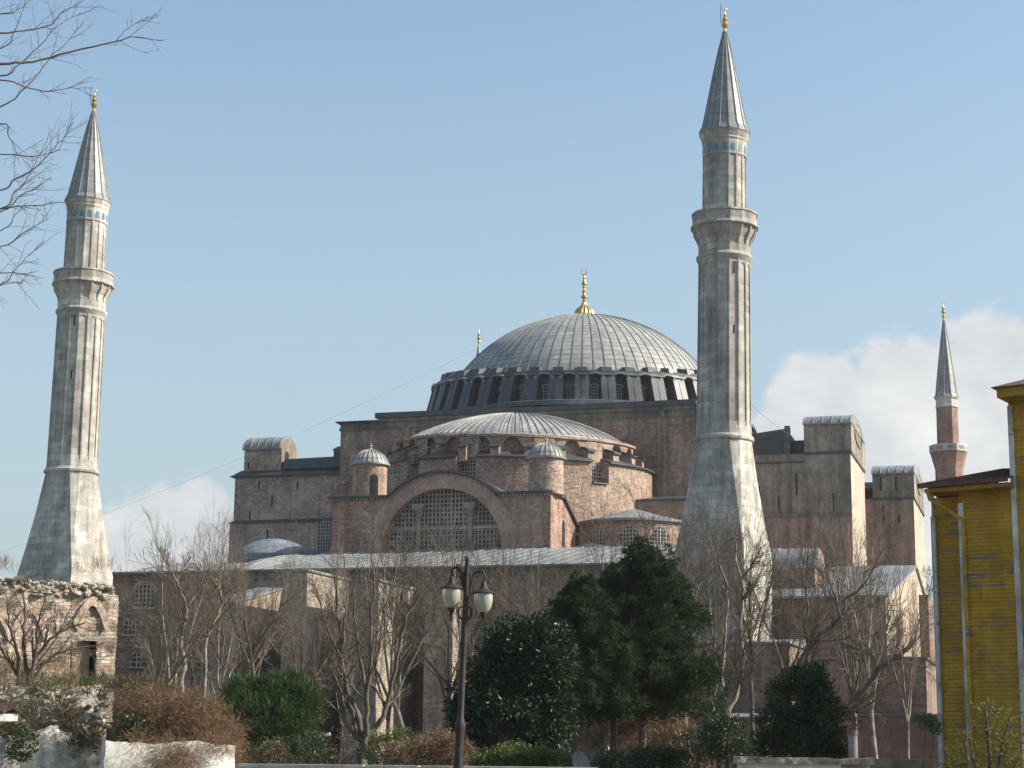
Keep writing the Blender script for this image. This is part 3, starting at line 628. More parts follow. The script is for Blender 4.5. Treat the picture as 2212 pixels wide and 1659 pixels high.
# pier buttresses against the narthex wall
M['pierstone']=mat('pier_stone',(.40,.33,.26),(.28,.24,.20),(.3,.6),.9,dict(w=.6,h=.2,m=.022,mc=(.29,.24,.19),var=.2),.25,(2.6,.3),(.8,.08))
def pier_b(x0,x1,yf,zt,zback=None,ysl=None):
    b=MB()
    zback=zt if zback is None else zback
    b.hexa([(x0,yf,0),(x1,yf,0),(x1,YN,0),(x0,YN,0),(x0,yf,zt),(x1,yf,zt),(x1,YN,zback),(x0,YN,zback)])
    o=b.build('flying_buttress','pierstone',mosque)
    c=MB(); c.hexa([(x0-.15,yf-.2,zt),(x1+.15,yf-.2,zt),(x1+.15,YN,zback),(x0-.15,YN,zback),(x0-.15,yf-.2,zt+.2),(x1+.15,yf-.2,zt+.2),(x1+.15,YN,zback+.2),(x0-.15,YN,zback+.2)]); c.build('buttress_coping','roof_lead',o)
pA=at(766,1258,Y=YN); yA=at(664,1246,X=pA.x).y
pier_b(at(612,1260,Y=yA).x,pA.x,yA,pA.z)
pB=at(622,1270,Y=YN); yB=at(500,1306,X=pB.x).y
pier_b(pB.x-2.2,pB.x,yB,at(500,1306,X=pB.x).z,pB.z)
pC=at(905,1262,Y=YN); yC=at(818,1255,X=pC.x).y
pier_b(pC.x-2.6,pC.x,yC,pC.z-.6,pC.z-.6)
pD=at(1016,1270,Y=YN); pier_b(pD.x-2.4,pD.x,YN-4.5,pD.z-.3)

# ================================================================== MINARETS
def minaret(cx,cy,dz,rotp,label,lean=0,kz=0):
    root=thing('stone_minaret',label,'minaret',(cx,cy,0),'pale stone minarets at the west front')
    K=16
    def gon(r,z,n=K,rot=0): return [(cx+r*math.cos(2*PI*i/n+rot),cy+r*math.sin(2*PI*i/n+rot),z) for i in range(n)]
    def ribbed(r,z,ins=.09):
        out=[]; rc=r/math.cos(PI/K)
        for i in range(K):
            a0=2*PI*i/K+PI/K+rotp; a1=2*PI*(i+1)/K+PI/K+rotp
            P0=Vector((math.cos(a0),math.sin(a0)))*r; P1=Vector((math.cos(a1),math.sin(a1)))*r; nrm=Vector((math.cos((a0+a1)/2),math.sin((a0+a1)/2)))
            e=(P1-P0).normalized(); wdt=(P1-P0).length; k=.085
            for q in (P0+e*0,P0+e*k,P0+e*(k+.015)-nrm*ins,P1-e*(k+.015)-nrm*ins,P1-e*k): out.append((cx+q.x,cy+q.y,z))
        return out
    z=lambda q:q+dz+max(0,q-26)*kz
    # pedestal: square flaring into the sixteen-sided shaft
    def sq(h,zz):
        out=[]
        for i in range(K):
            a=2*PI*i/K+PI/K+rotp; c,s=math.cos(a-rotp),math.sin(a-rotp); k=h/max(abs(c),abs(s)); k2=min(k,h*1.36)
            x,y=c*k,s*k; out.append((cx+x*math.cos(rotp)-y*math.sin(rotp),cy+x*math.sin(rotp)+y*math.cos(rotp),zz))
        return out
    def morph(h,r,t,zz):
        A=sq(h,zz); B=[(cx+r*math.cos(2*PI*i/K+PI/K+rotp),cy+r*math.sin(2*PI*i/K+PI/K+rotp),zz) for i in range(K)]
        return [tuple(Vector(p)*(1-t)+Vector(q)*t) for p,q in zip(A,B)]
    def sqc(h,zz):
        # square with true corners, 16 points
        out=[]
        for i in range(K):
            a=2*PI*i/K+PI/K; c,s=math.cos(a),math.sin(a); m=max(abs(c),abs(s)); x,y=c/m*h,s/m*h
            # pull the two points next to each corner onto it
            if abs(abs(c)-abs(s))<.4: x,y=math.copysign(h,c),math.copysign(h,s)
            out.append((cx+x*math.cos(rotp)-y*math.sin(rotp),cy+x*math.sin(rotp)+y*math.cos(rotp),zz))
        return out
    def mor2(h,r,t,zz):
        A=sqc(h,zz); B=[(cx+r*math.cos(2*PI*i/K+PI/K+rotp),cy+r*math.sin(2*PI*i/K+PI/K+rotp),zz) for i in range(K)]
        return [tuple(Vector(p)*(1-t)+Vector(q)*t) for p,q in zip(A,B)]
    b=MB(); b.loft([sqc(2.85,0),sqc(2.83,z(17.2)),mor2(2.62,2.5,.22,z(19.5)),mor2(2.35,2.35,.55,z(22.6)),mor2(2.2,2.22,1,z(25.9))])
    ped=b.build('pedestal','stone',root,smooth=12)
    b=MB(); b.loft([gon(r,z(q),K,PI/K+rotp) for r,q in ((2.2,25.85),(2.36,25.95),(2.4,26.12),(2.3,26.3),(2.2,26.36),(2.17,27.0))],cap=(False,False)); b.build('base_moulding','stone',root,smooth=20)
    b=MB(); b.loft([ribbed(2.17,z(26.9)),ribbed(2.07,z(40.3))],cap=(False,False))
    # little arch heads closing each sunk panel
    for i in range(K):
        am=2*PI*(i+.5)/K+PI/K+rotp
        for (r,zb,sg) in ((2.04,40.0,1),(2.13,27.25,-1)):
            hw=r*math.sin(PI/K)-.1; rm=r*math.cos(PI/K)+.0
            F=lambda s,h,d:(cx+(rm-d)*math.cos(am)-s*math.sin(am),cy+(rm-d)*math.sin(am)+s*math.cos(am),z(zb)+sg*h)
            n=6; arch=[(hw*math.cos(PI*k/n),-.35+.35*math.sin(PI*k/n)) for k in range(n+1)]
            for k in range(n): b.add([F(arch[k][0],arch[k][1],.0),F(arch[k+1][0],arch[k+1][1],.0),F(arch[k+1][0],.35,.0),F(arch[k][0],.35,.0)],[(0,1,2,3)])
    sh=b.build('lower_shaft','stone',root,smooth=8)
    b=MB(); b.loft([gon(r,z(q),K,PI/K+rotp) for r,q in ((2.06,40.2),(2.2,40.45),(2.26,40.6),(2.2,40.75),(2.08,40.85),(2.08,41.5))],cap=(False,False)); b.build('neck_moulding','stone',root,smooth=20)
    b=MB(); b.loft([ribbed(2.09,z(41.4),.07),ribbed(2.12,z(41.8),.09),ribbed(2.30,z(42.2),.12),ribbed(2.5,z(42.55),.12),ribbed(2.56,z(42.95),.08)],cap=(False,False)); cb=b.build('corbel','stone',root,smooth=30)
    b=MB(); b.loft([gon(r,z(q),K,PI/K+rotp) for r,q in ((2.5,42.9),(2.72,43.05),(2.72,43.15),(2.6,43.25),(2.6,43.45))],cap=(True,False)); b.build('balcony_cornice','stone',root,smooth=20)
    b=MB(); b.loft([gon(2.57,z(43.4),K,PI/K+rotp),gon(2.57,z(44.12),K,PI/K+rotp),gon(2.42,z(44.12),K,PI/K+rotp),gon(2.42,z(43.4),K,PI/K+rotp)],cap=(False,False)); b.build('balcony_parapet','carved',root,smooth=10)
    b=MB(); b.loft([gon(2.64,z(44.1),K,PI/K+rotp),gon(2.64,z(44.24),K,PI/K+rotp),gon(2.38,z(44.24),K,PI/K+rotp),gon(2.38,z(44.1),K,PI/K+rotp)],cap=(False,False)); b.build('parapet_rail','stone',root,smooth=10)
    b=MB(); b.loft([ribbed(1.80,z(43.2),.06),ribbed(1.76,z(49.5),.06)],cap=(False,False)); us=b.build('upper_shaft','stone',root,smooth=8)
    b=MB(); b.loft([gon(r,z(q),K,PI/K+rotp) for r,q in ((1.79,48.9),(1.79,50.1),(1.86,50.25),(1.84,50.4),(1.98,50.75),(2.02,50.95))],cap=(False,False)); b.build('eave_cornice','stone',root,smooth=15)
    b=MB()
    for i in range(K):
        am=2*PI*(i+.5)/K+PI/K+rotp; rm=1.79*math.cos(PI/K)+.02
        F=lambda s,h,d:(cx+rm*math.cos(am)-s*math.sin(am),cy+rm*math.sin(am)+s*math.cos(am),h)
        b=MB(); b.pane(F,0,.17,z(49.15),z(49.62),0,n=6); b.build('blue_tile','tile',us)
    b=MB(); n=16
    prof=[(2.06,50.9),(2.06,51.0),(1.80,51.5),(1.62,52.4),(1.28,54.2),(.90,56.2),(.50,58.2),(.14,59.75)]
    b.loft([gon(r,z(q),K,PI/K+rotp) for r,q in prof],cap=(True,True))
    for i in range(K):
        a=2*PI*i/K+PI/K+rotp; b.tube([(cx+(r+.01)*math.cos(a),cy+(r+.01)*math.sin(a),z(q)) for r,q in prof[1:]],[.05]*5+[.04,.03],5)
    cone=b.build('cone_roof','cone_lead',root,(cx,cy,0),smooth=15)
    b=MB(); zz=z(59.6); b.lathe([(r,zz+h) for r,h in ((.15,0),(.13,.35),(.16,.45),(.30,.65),(.32,.8),(.16,1.0),(.22,1.1),(.24,1.2),(.1,1.35),(.15,1.5),(.06,1.65),(.04,1.9),(.02,2.2))],cx,cy,12)
    b.tube([(cx+.16*math.sin(t),cy,zz+2.05-.16*math.cos(t)) for t in [R(-140+280*i/10) for i in range(11)]],.025,5)
    b.build('finial','gold',cone)
    b=MB(); b.tube([(cx-.32,cy-.1,zz+.9),(cx-.34,cy-.1,zz+2.5)],.025,5); b.build('lightning_rod','cornice',cone)
    a=-PI/2+.42+0
    for zb,hh in ((39.0,.9),(34.2,.7),(31.0,.9),(28.6,.6)):
        best=round((a-rotp-PI/K-PI/K)/(2*PI/K))*(2*PI/K)+rotp+2*PI/K; rm=(2.12)*math.cos(PI/K)-.085
        b=MB(); px,py=cx+rm*math.cos(best),cy+rm*math.sin(best); tx,ty=-math.sin(best),math.cos(best)
        b.add([(px-tx*.06,py-ty*.06,z(zb)),(px+tx*.06,py+ty*.06,z(zb)),(px+tx*.06,py+ty*.06,z(zb+hh)),(px-tx*.06,py-ty*.06,z(zb+hh))],[(0,1,2,3)]); b.build('slit_window','dark',sh)
    root.rotation_euler.y=lean; root.location.x-=26*math.tan(lean)
    return root
pS=at(1563.5,950,Y=-76); pN=at(165,850,Y=-76)
sw=minaret(pS.x,-76,0.25,-R(13),'thick pale stone minaret to the right of the great dome, nearest and tallest of all',.0155)
nw_=minaret(pN.x,-76,-0.45,-R(8),'thick pale stone minaret at the left, standing behind the ruined brick wall',.003,-.024)
# red brick minaret far right
p=at(2050,1000,Y=45)
def red_minaret(cx,cy,label,zt,short=False):
    root=thing('brick_minaret',label,'minaret',(cx,cy,0))
    K=10
    def gon(r,z): return [(cx+r*math.cos(2*PI*i/K+.18),cy+r*math.sin(2*PI*i/K+.18),z) for i in range(K)]
    b=MB(); b.loft([gon(2.05,0),gon(1.95,41.2),gon(2.05,41.6),gon(2.45,43.2),gon(2.6,43.7)],cap=(False,True)); b.build('lower_shaft','redbrick',root,smooth=15)
    b=MB(); b.loft([gon(2.68,43.7),gon(2.68,44.7),gon(2.5,44.7),gon(2.5,43.7)],cap=(False,False))
    for i in range(K):
        a=2*PI*(i+.5)/K+.18
    b.build('balcony_parapet','marble',root,smooth=10)
    b=MB()
    for i in range(K):
        am=2*PI*(i+.5)/K+.18; rm=2.68*math.cos(PI/K)+.012; hw=2.68*math.sin(PI/K)-.28
        F=lambda s,h:(cx+rm*math.cos(am)-s*math.sin(am),cy+rm*math.sin(am)+s*math.cos(am),h)
        b=MB(); b.add([F(-hw,43.95),F(hw,43.95),F(hw,44.45),F(-hw,44.45)],[(0,1,2,3)]); b.build('parapet_panel','carved',root)
    b=MB(); b.loft([gon(1.55,43.6),gon(1.5,50.1)],cap=(False,True)); b.build('upper_shaft','redbrick',root,smooth=15)
    b=MB(); b.loft([gon(1.6,50.1),gon(1.6,50.4),gon(1.52,50.45),gon(1.52,51.2),gon(1.72,51.45),gon(1.72,51.6)],cap=(True,True)); b.build('eave_cornice','marble',root,smooth=15)
    b=MB(); pr=[(1.76,51.6),(1.52,52.0),(1.18,55),(.72,58.6),(.1,zt)]; b.loft([gon(r,z) for r,z in pr],cap=(True,True))
    for i in range(K): b.tube([(cx+r*math.cos(2*PI*i/K+.18),cy+r*math.sin(2*PI*i/K+.18),z) for r,z in pr],.045,5)
    cn=b.build('cone_roof','cone_lead',root,(cx,cy,0),smooth=15)
    b=MB(); b.lathe([(r,zt-.1+h) for r,h in ((.14,0),(.14,.35),(.26,.5),(.26,.65),(.13,.8),(.12,1.0),(.3,1.2),(.3,1.35),(.12,1.55),(.2,1.8),(.08,2.05),(.05,2.6))],cx,cy,12)
    b.tube([(cx+.2*math.sin(t),cy,zt+2.65-.2*math.cos(t)) for t in [R(-140+280*i/10) for i in range(11)]],.03,5)
    b.tube([(cx+.38,cy,zt+.3),(cx+.38,cy,zt+3.1)],.02,5)
    b.build('finial','gold',cn)
    return root
red_minaret(p.x,45,'slim red brick minaret with white balcony, rising behind the yellow wooden house',at(2046,690,Y=45).z)
p=at(1034,760,Y=48)
root=thing('grey_minaret','distant minaret with only its cone tip and gilt finial showing above the great dome','minaret',(p.x,48,0))
b=MB(); zt=at(1035,745,Y=48).z; b.lathe([(2.0,0),(1.8,45),(2.5,46),(2.5,47),(1.6,47),(1.6,54)],p.x,48,16); b.build('shaft','stone',root)
b=MB(); b.lathe([(1.75,54),(1.5,54.6),(.12,zt)],p.x,48,16); cn=b.build('cone_roof','cone_lead',root,(p.x,48,0),smooth=15)
b=MB(); b.lathe([(r,zt-.1+h) for r,h in ((.12,0),(.12,.4),(.26,.55),(.26,.7),(.13,.9),(.28,1.2),(.12,1.5),(.22,1.75),(.08,2.05),(.05,2.7))],p.x,48,12); b.tube([(p.x+.4,48,zt+.4),(p.x+.4,48,zt+2.7)],.02,5); b.build('finial','gold',cn)
# light cables strung between the minarets
def wire(pts,label,r=.035,sag=0):
    b=MB(); a,c=pts[0],pts[-1]; P=[a.lerp(c,i/24)-Vector((0,0,sag*4*(i/24)*(1-i/24))) for i in range(25)]
    b.tube(P,r,4); return tag(b.build('overhead_cable',M['cornice']),label,'cable')
wire([at(1030,752,Y=48),at(-60,1215,D=260)],'thin sagging cable running from the far minaret tip down to the left',.016,1.5)
wire([at(1600,850,Y=-70),at(1738,952,Y=-17)],'short thin cable slanting from the right stone minaret down to the tower turret',.014,.6)

# ================================================================== LOW BUILDINGS AT THE SOUTH-WEST CORNER
M['annex']=mat('annex_wall',(.225,.14,.112),(.29,.215,.175),(.12,.8),.92,dict(w=.45,h=.15,m=.012,mc=(.27,.2,.165),var=.22),.3,(2.4,.3),(.6,.07),course=.2)
M['redwall']=mat('red_plaster',(.26,.135,.105),(.31,.205,.165),(.2,.8),.92,None,.3,(2,.25),(.4,.05))
YE=-73; xE=at(1912,1290,Y=YE).x; yr=at(1976,1228,X=xE).y; yb=yr+(yr-YE)*.95
zE=at(1912,1287,Y=YE).z; zR=at(1976,1226,X=xE).z; x0=34
hall=thing('gabled_hall','low brick hall with pale lead gable roof, sunlit niche wall, right of the big minaret','building',(xE,YE,0))
b=MB(); b.prism([(x0,YE,0),(x0,YE,zE),(x0,yr,zR),(x0,yb,zE),(x0,yb,0)],(xE-x0,0,0)); wl_=b.build('wall','annex',hall)
b=MB()
for ya,yb2 in ((YE-.4,yr),(yb+.4,yr)):
    za=zE-.15
    p=[(x0-1,ya,za),(xE+.25,ya,za),(xE+.25,yb2,zR+.02),(x0-1,yb2,zR+.02)]; b.hexa(p+[(q[0],q[1],q[2]+.2) for q in p])
ob=b.build('roof','roof_lead',hall); recalc(ob)
b=MB(); b.prism([(xE-.01,YE+.02,0),(xE-.01,YE+.02,zE-.02),(xE-.01,yr,zR-.03),(xE-.01,yb-.02,zE-.02),(xE-.01,yb-.02,0)],(.045,0,0)); b.build('south_face','sunlit_cream',wl_)  # slab lighter than the brick, sunlight put into its colour
ya_,yb_=at(1986,1350,X=xE).y,at(2000,1350,X=xE).y; b=MB(); b.box(xE,xE+.9,ya_,yb_,0,at(1990,1292,X=xE).z); b.build('pilaster','annex',wl_)
b=MB()
q0=at(1936,1330,X=xE).y; q1=at(1950,1330,X=xE).y
for U0,U1,V0,V1 in ((1935,1950,1325,1412),):
    ya,yb2=at(U0,1370,X=xE).y,at(U1,1370,X=xE).y; b.box(xE-.02,xE+.06,ya,yb2,at(U0,V1,X=xE).z,at(U0,V0,X=xE).z)
b.build('niche','redwall',wl_)
b=MB(); F=lambda s,z,d:(xE+.06-d,s,z); ym=(yr); 
for i in range(16):
    t0,t1=PI*i/16,PI*(i+1)/16; Q=lambda r,t:(ym-r*math.cos(t),zE-1.0+r*math.sin(t)*1.0)
    a0,a1,c0,c1=Q(2.0,t0),Q(2.0,t1),Q(2.45,t0),Q(2.45,t1)
    b.add([F(a0[0],a0[1],0),F(a1[0],a1[1],0),F(c1[0],c1[1],0),F(c0[0],c0[1],0)],[(0,1,2,3)])
b.build('brick_arch','archbrick',wl_)
# stepped blocks south and below
xs2=at(1998,1300,Y=YE+2).x
b=MB(); b.box(xE-.5,xs2+.9,yb-3.2,yb+3,0,at(2000,1302,Y=yb-3.2).z); b.build('rear_wall','plaster',hall)
YL=-79; xL=at(2000,1440,Y=YL).x; zL=at(1960,1424,Y=YL).z
b=MB(); b.box(36,xL,YL,YE+6,0,zL); l1=b.build('lower_block','annex',hall)
b=MB(); b.box(35.8,xL+.15,YL-.2,YE+6,zL+.004,zL+.18); b.build('ledge','cornice',l1)
YF=-84; zF=at(1900,1546,Y=YF).z; xF=at(2046,1600,Y=YF).x
b=MB(); b.box(24,xF+3,YF,YL+4,0,zF); l2=b.build('front_wall','redwall',hall)
b=MB(); b.box(23.8,xF+3.1,YF-.18,YL+4,zF+.004,zF+.15); b.build('wall_coping','cornice',l2)
# little vaulted porch roof between the minaret and the hall
pv=at(1668,1226,Y=-66); pv2=at(1760,1226,Y=-66)
b=MB(); b.box(30,pv2.x,-66,-60.5,0,pv.z); pw=b.build('porch_wall','annex',mosque)
b=MB(); barrel(b,31,pv2.x,-66,-60.5,pv.z,at(1700,1192,Y=-63).z-pv.z); b.build('barrel_roof','lead',pw)
b=MB(); gable(b,pv2.x+.01,-66,-60.5,pv.z,at(1700,1192,Y=-63).z-pv.z,.2); b.build('gable_end','pinkbrick',pw)
# flat-roofed annex before the minaret
YA=-83; ax0=at(1490,1390,Y=YA).x; ax1=at(1703,1395,Y=YA).x; az=at(1600,1391,Y=YA).z
annex=thing('flat_annex','small red brick annex with flat pale roof below the right stone minaret','building',(ax1,YA,0))
b=MB(); b.box(ax0,ax1,YA,-74,0,az); b.build('wall','annex',annex)
b=MB(); b.hexa([(ax0-.2,YA-.3,az+.0),(ax1+.2,YA-.3,az),(ax1+.2,-74,az+.05),(ax0-.2,-74,az+.05),(ax0-.2,YA-.3,az+.15),(ax1+.2,YA-.3,az+.15),(ax1+.2,-75,az+.75),(ax0-.2,-75,az+.75)]); b.build('roof','roof_lead',annex)
YA2=-88; bx0=at(1530,1550,Y=YA2).x; bx1=at(1652,1550,Y=YA2).x; bz=at(1600,1552,Y=YA2).z
b=MB(); b.box(bx0,bx1,YA2,YA-.01,0,bz); pw=b.build('porch_wall','redwall',annex)
b=MB(); b.hexa([(bx0-.2,YA2-.2,bz),(bx1+.15,YA2-.2,bz),(bx1+.15,YA-.02,bz),(bx0-.2,YA-.02,bz),(bx0-.2,YA2-.2,bz+.12),(bx1+.15,YA2-.2,bz+.12),(bx1+.15,YA-.02,bz+.5),(bx0-.2,YA-.02,bz+.5)]); b.build('porch_roof','roof_lead',pw)

# ================================================================== YELLOW WOODEN HOUSE
def wood_mat():
    m=mat('yellow_paint',(.47,.262,.022),(.38,.215,.03),(.5,.8),.75,None,.3,(4,.25),(.2,.02))
    nt=m.node_tree;N=nt.nodes;L=nt.links;bs=N['Principled BSDF']; src=bs.inputs['Base Color'].links[0].from_socket
    geo=N.new('ShaderNodeNewGeometry'); mp=N.new('ShaderNodeMapping'); mp.inputs['Scale'].default_value=(.55,.55,3.2); L.new(geo.outputs['Position'],mp.inputs[0])
    n=N.new('ShaderNodeTexNoise'); n.inputs['Scale'].default_value=1.5; n.inputs['Detail'].default_value=6; n.inputs['Roughness'].default_value=.68; L.new(mp.outputs[0],n.inputs['Vector'])
    r=N.new('ShaderNodeMapRange'); L.new(n.outputs['Fac'],r.inputs[0]); r.inputs[1].default_value=.575; r.inputs[2].default_value=.61
    mx=N.new('ShaderNodeMix'); mx.data_type='RGBA'; L.new(r.outputs[0],mx.inputs[0]); L.new(src,mx.inputs[6]); mx.inputs[7].default_value=(.19,.155,.115,1); L.new(mx.outputs[2],bs.inputs['Base Color'])
    return m
M['yellow']=wood_mat()
M['whitewood']=mat('peeling_white_wood',(.62,.60,.56),(.30,.28,.25),(1.5,.8),.7,None,.3,(6,.2),(.3,.03),blotch=(2.2,.60,(.16,.14,.12)))
M['tile_roof']=mat('old_roof_tile',(.16,.085,.06),(.09,.07,.06),(.8,.8),.9,None,.1,(6,.4),(.8,.06))
M['gutter']=mat('gutter_metal',(.12,.11,.10),None,rough=.6,fine=(4,.3),bump=None)
HW=R(33); _R=Vector((math.cos(YAW),math.sin(YAW),0)); _F=Vector((-math.sin(YAW),math.cos(YAW),0))
hW=_R*math.cos(HW)-_F*math.sin(HW); hN=_R*math.sin(HW)+_F*math.cos(HW)
HO=at(2030,1600,D=60); HO=Vector((HO.x,HO.y,0))
def hit(U,V,n):
    d=at(U,V,D=1)-CAM; t=(n-(CAM-HO).dot(hN))/d.dot(hN); P=CAM+d*t; return (P-HO).dot(hW),P.z
def HP(s,n,z): P=HO+hW*s+hN*n; return (P.x,P.y,z)
house=thing('wooden_house','yellow clapboard wooden house with peeling paint and a dark tile roof','house',(HO.x,HO.y,0))
def clap(b,s0,s1,n,z0,z1,pitch=.125):
    z=z0
    while z<z1:
        zt=min(z+pitch,z1)
        b.add([HP(s0,n-.026,z),HP(s1,n-.026,z),HP(s1,n-.002,zt),HP(s0,n-.002,zt),HP(s0,n-.002,z),HP(s1,n-.002,z)],[(0,1,2,3),(4,5,1,0)]); z+=pitch
s1,zc1=hit(2078,1060,0); n2=-.55; sA,_=hit(2080,1300,n2); n3=-.62; sC,_=hit(2197,1300,n3)
zev=hit(2040,1082,0)[1]; zev2=hit(2100,1062,n2)[1]; zev=max(zev,zev2-.05)
b=MB(); clap(b,0,sA+.2,0,GZ-.5,zev); b.hexa([HP(0,0,0),HP(sA+.2,0,0),HP(sA+.2,7,0),HP(0,7,0),HP(0,0,zev),HP(sA+.2,0,zev),HP(sA+.2,7,zev),HP(0,7,zev)]); b.build('side_wall','yellow',house)
b=MB(); clap(b,sA,sC+.3,n2,GZ-.5,zev2); b.hexa([HP(sA,n2,0),HP(sC+.3,n2,0),HP(sC+.3,6,0),HP(sA,6,0),HP(sA,n2,zev2),HP(sC+.3,n2,zev2),HP(sC+.3,6,zev2),HP(sA,6,zev2)]); b.build('front_wall','yellow',house)
zt3=hit(2205,868,n3)[1]
b=MB(); clap(b,sC,sC+6,n3,GZ-.5,zt3); b.hexa([HP(sC,n3,0),HP(sC+6,n3,0),HP(sC+6,6,0),HP(sC,6,0),HP(sC,n3,zt3),HP(sC+6,n3,zt3),HP(sC+6,6,zt3),HP(sC,6,zt3)]); tw=b.build('tall_wing','yellow',house)
for (s_,n_,z_) in ((-.03,-.05,zev-.6),(sA-.03,n2-.05,zev2-.35),(sC-.03,n3-.05,zt3-.1)):
    b=MB(); b.hexa([HP(s_,n_,0),HP(s_+.17,n_,0),HP(s_+.17,n_+.06,0),HP(s_,n_+.06,0),HP(s_,n_,z_),HP(s_+.17,n_,z_),HP(s_+.17,n_+.06,z_),HP(s_,n_+.06,z_)])
    b.hexa([HP(s_,n_+.065,0),HP(s_+.03,n_+.065,0),HP(s_+.03,n_+.2,0),HP(s_,n_+.2,0),HP(s_,n_+.065,z_),HP(s_+.03,n_+.065,z_),HP(s_+.03,n_+.2,z_),HP(s_,n_+.2,z_)]); b.build('corner_board','whitewood',house)
# eave: soffit, fascia, tiled hip
sE,zE2=hit(1997,1066,-1.0)
b=MB(); b.hexa([HP(sE,-1.0,zev2-.0),HP(sC+.1,-1.25,zev2),HP(sC+.1,6,zev2),HP(sE,6,zev2),HP(sE,-1.0,zev2+.13),HP(sC+.1,-1.25,zev2+.13),HP(sC+.1,6,zev2+.2),HP(sE,6,zev2+.2)]); b.build('eave_board','yellow',house)
sr,zr=hit(2160,1016,2.2); 
b=MB(); e0=HP(sE-.12,-1.12,zev2+.21); e1=HP(sC+.1,-1.37,zev2+.21); r0=HP(sr,2.4,zr); r1=HP(sC+.1,2.4,zr-.05); l0=HP(sE-.12,6,zev2+.21)
nt_=40
def lerp(a,b_,t): return tuple(Vector(a).lerp(Vector(b_),t))
for (A,B,C_,D_,k) in ((e0,e1,r1,r0,34),(l0,e0,r0,r0,26)):
    for i in range(k):
        t0,t1=i/k,(i+1)/k; tm=(t0+t1)/2
        P=[lerp(A,B,t0),lerp(A,B,tm),lerp(A,B,t1)]; Q=[lerp(D_,C_,t0),lerp(D_,C_,tm),lerp(D_,C_,t1)]
        up=Vector((0,0,.05)); P[1]=tuple(Vector(P[1])+up); Q[1]=tuple(Vector(Q[1])+up*.7)
        b.add(P+Q,[(0,1,4,3),(1,2,5,4)])
b.tube([e0,r0,r1],.09,8)
b.hexa([HP(sE-.12,-1.12,zev2+.14),HP(sC+.1,-1.37,zev2+.14),HP(sC+.1,-1.3,zev2+.14),HP(sE-.12,-1.05,zev2+.14),HP(sE-.12,-1.12,zev2+.26),HP(sC+.1,-1.37,zev2+.26),HP(sC+.1,-1.3,zev2+.26),HP(sE-.12,-1.05,zev2+.26)])
b.build('tile_roof','tile_roof',house)
for (s_,n_,e_) in ((.1,-.08,sE+.15),(sA+.15,n2-.08,sA-.75)):
    b=MB(); zz=zev2+.05; b.tube([HP(e_,n_-.75,zz),HP(e_+.05,n_-.7,zz-.3),HP(s_-.0,n_-.06,zz-.95),HP(s_,n_-.04,zz-1.1),HP(s_,n_-.04,GZ)],.06,7); b.build('downpipe','whitewood' if s_<1 else 'yellow',house)
sH,zH=hit(2153,852,n3-1.0)
b=MB(); P=[HP(sH,n3-1.0,zH-.1),HP(sH+8,n3-1.0,zH-.1),HP(sH+8,6,zH-.1),HP(sH,6,zH-.1)]; b.hexa(P+[(p[0],p[1],p[2]+.3) for p in P]); b.build('eave_board','yellow',tw)
b=MB(); P=[HP(sH-.15,n3-1.15,zH+.21),HP(sH+8,n3-1.15,zH+.21),HP(sH+8,6,zH+.21),HP(sH-.15,6,zH+.21)]; Q=[HP(sH+2.5,n3+1.5,zH+1.25),HP(sH+8,n3+1.5,zH+1.25),HP(sH+8,5,zH+1.25),HP(sH+2.5,5,zH+1.25)]; b.hexa(P+Q); b.build('roof','tile_roof',tw)
s_,z_=hit(2206,806,n3); b=MB(); b.hexa([HP(s_,n3+.6,zH),HP(s_+.9,n3+.6,zH),HP(s_+.9,n3+1.4,zH),HP(s_,n3+1.4,zH),HP(s_,n3+.6,z_),HP(s_+.9,n3+.6,z_),HP(s_+.9,n3+1.4,z_),HP(s_,n3+1.4,z_)]); b.build('chimney','gutter',tw)

